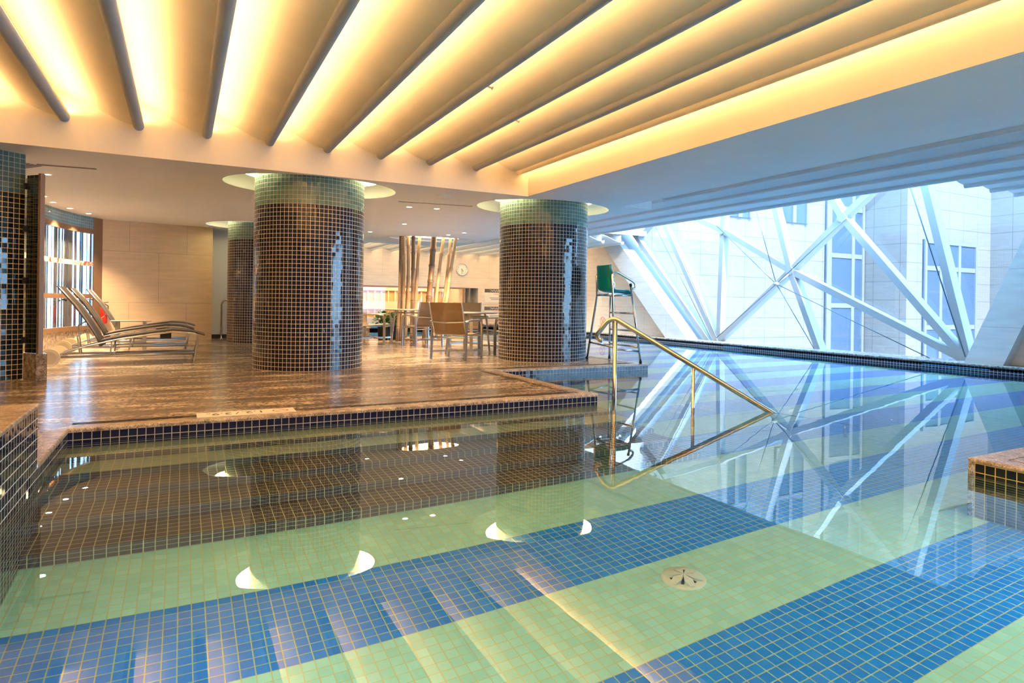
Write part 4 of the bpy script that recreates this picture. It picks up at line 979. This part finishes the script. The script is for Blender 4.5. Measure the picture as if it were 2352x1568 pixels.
# no-diving marks on the stone wall right of the lifeguard chair
ws = thing('wall_marking', 'red no diving ring and small lettering marked on the stone wall', 'sign', (12.09, 16.75, .47))
def ring(rad, w_):
    m = MB(); n = 40
    for k in range(n):
        a0, a1 = 2*pi*k/n, 2*pi*(k+1)/n
        m.face([(-.002, rad*cos(a0), rad*sin(a0)), (-.002, rad*cos(a1), rad*sin(a1)), (-.002, (rad-w_)*cos(a1), (rad-w_)*sin(a1)), (-.002, (rad-w_)*cos(a0), (rad-w_)*sin(a0))])
    return m
r_ = ring(.15, .016); r_.bar((-.003, -.09, -.11), (-.003, .09, .11), .014, .002, (0, 1, -1)).bar((-.003, -.09, .11), (-.003, .09, -.11), .014, .002, (0, 1, 1)).build('prohibition_ring', m_rink, ws)
RW = Matrix(((0, 0, -1, 0), (-1, 0, 0, 0), (0, 1, 0, 0), (0, 0, 0, 1)))
text('lettering', '1.2M', .11, m_ink, ws, Matrix.Translation((-.003, -.42, .10)) @ RW)
text('lettering', '3.9FT', .09, m_rink, ws, Matrix.Translation((-.003, -.50, -.17)) @ RW)
text('lettering', 'NO DIVING', .055, m_rink, ws, Matrix.Translation((-.003, .10, -.16)) @ RW)

# ================================================================== OUTSIDE
m_clad = stone('white_cladding', (.165, .15, .135), 1.05, .72, (.2, .1), .5, .009, .4, 0)
m_clad2 = m_clad
m_win = plain('window_glass_dark', (.045, .07, .105), .35)
m_winf = plain('pale_window_frame', (.14, .145, .15), .5)
bd_ = thing('office_building', 'pale stone clad building outside the great window with blue windows', 'building', (0, 0, 0))
m = MB(); Zb, Zt = -3, 12
for a, b in (((12.9, 16.0), (24.3, 16.0)), ((24.3, 16.0), (24.3, 14.25)), ((24.3, 14.25), (30.2, 14.25)), ((30.2, 14.25), (30.2, 2)), ((30.2, 2), (34, -4))):
    m.face([(*a, Zb), (*b, Zb), (*b, Zt), (*a, Zt)])
m.build('facade', m_clad, bd_, merge=False)
def bwin(x0, x1, z0, z1, y, cols, rows):
    f = MB().box(x0, x1, y-.06, y+.02, z0, z1).build('window', m_win, bd_)
    m = MB(); m.box(x0, x0+.14, y-.12, y-.05, z0, z1-.14).box(x1-.14, x1, y-.12, y-.05, z0, z1-.14).box(x0, x1, y-.12, y-.05, z1-.14, z1)
    for c in cols: m.box(c-.09, c+.09, y-.11, y-.05, z0, z1-.14)
    for r in rows: m.box(x0+.14, x1-.14, y-.10, y-.05, r-.09, r+.09)
    m.build('window_frame', m_winf, f)
bwin(21.95, 24.25, -1, 12, 16.0, (22.15, 23.55), (1.1, 3.05, 4.9, 7, 9))
bwin(25.3, 29.0, -1.2, 3.7, 14.25, (26.4, 27.7), (.3, 2.6))
bwin(25.3, 29.0, 7, 12, 14.25, (26.4, 27.7), (8.2, 10.4))
bwin(16.7, 17.9, 4.15, 8, 16.0, (17.3,), (6,)); bwin(19.3, 20.9, 4.15, 8, 16.0, (20.1,), (6,))
pz = MB().poly([(12.6, -30), (60, -30), (60, 40), (12.6, 40)], z=-1.0).build('plaza', plain('plaza_paving', (.5, .5, .5), .7)); struct(pz)
pz = MB().poly([(-30, 9.2), (-2.6, 9.2), (-2.6, 40), (-30, 40)], z=-.1).build('ground', plain('outer_paving', (.5, .5, .48), .7)); struct(pz)
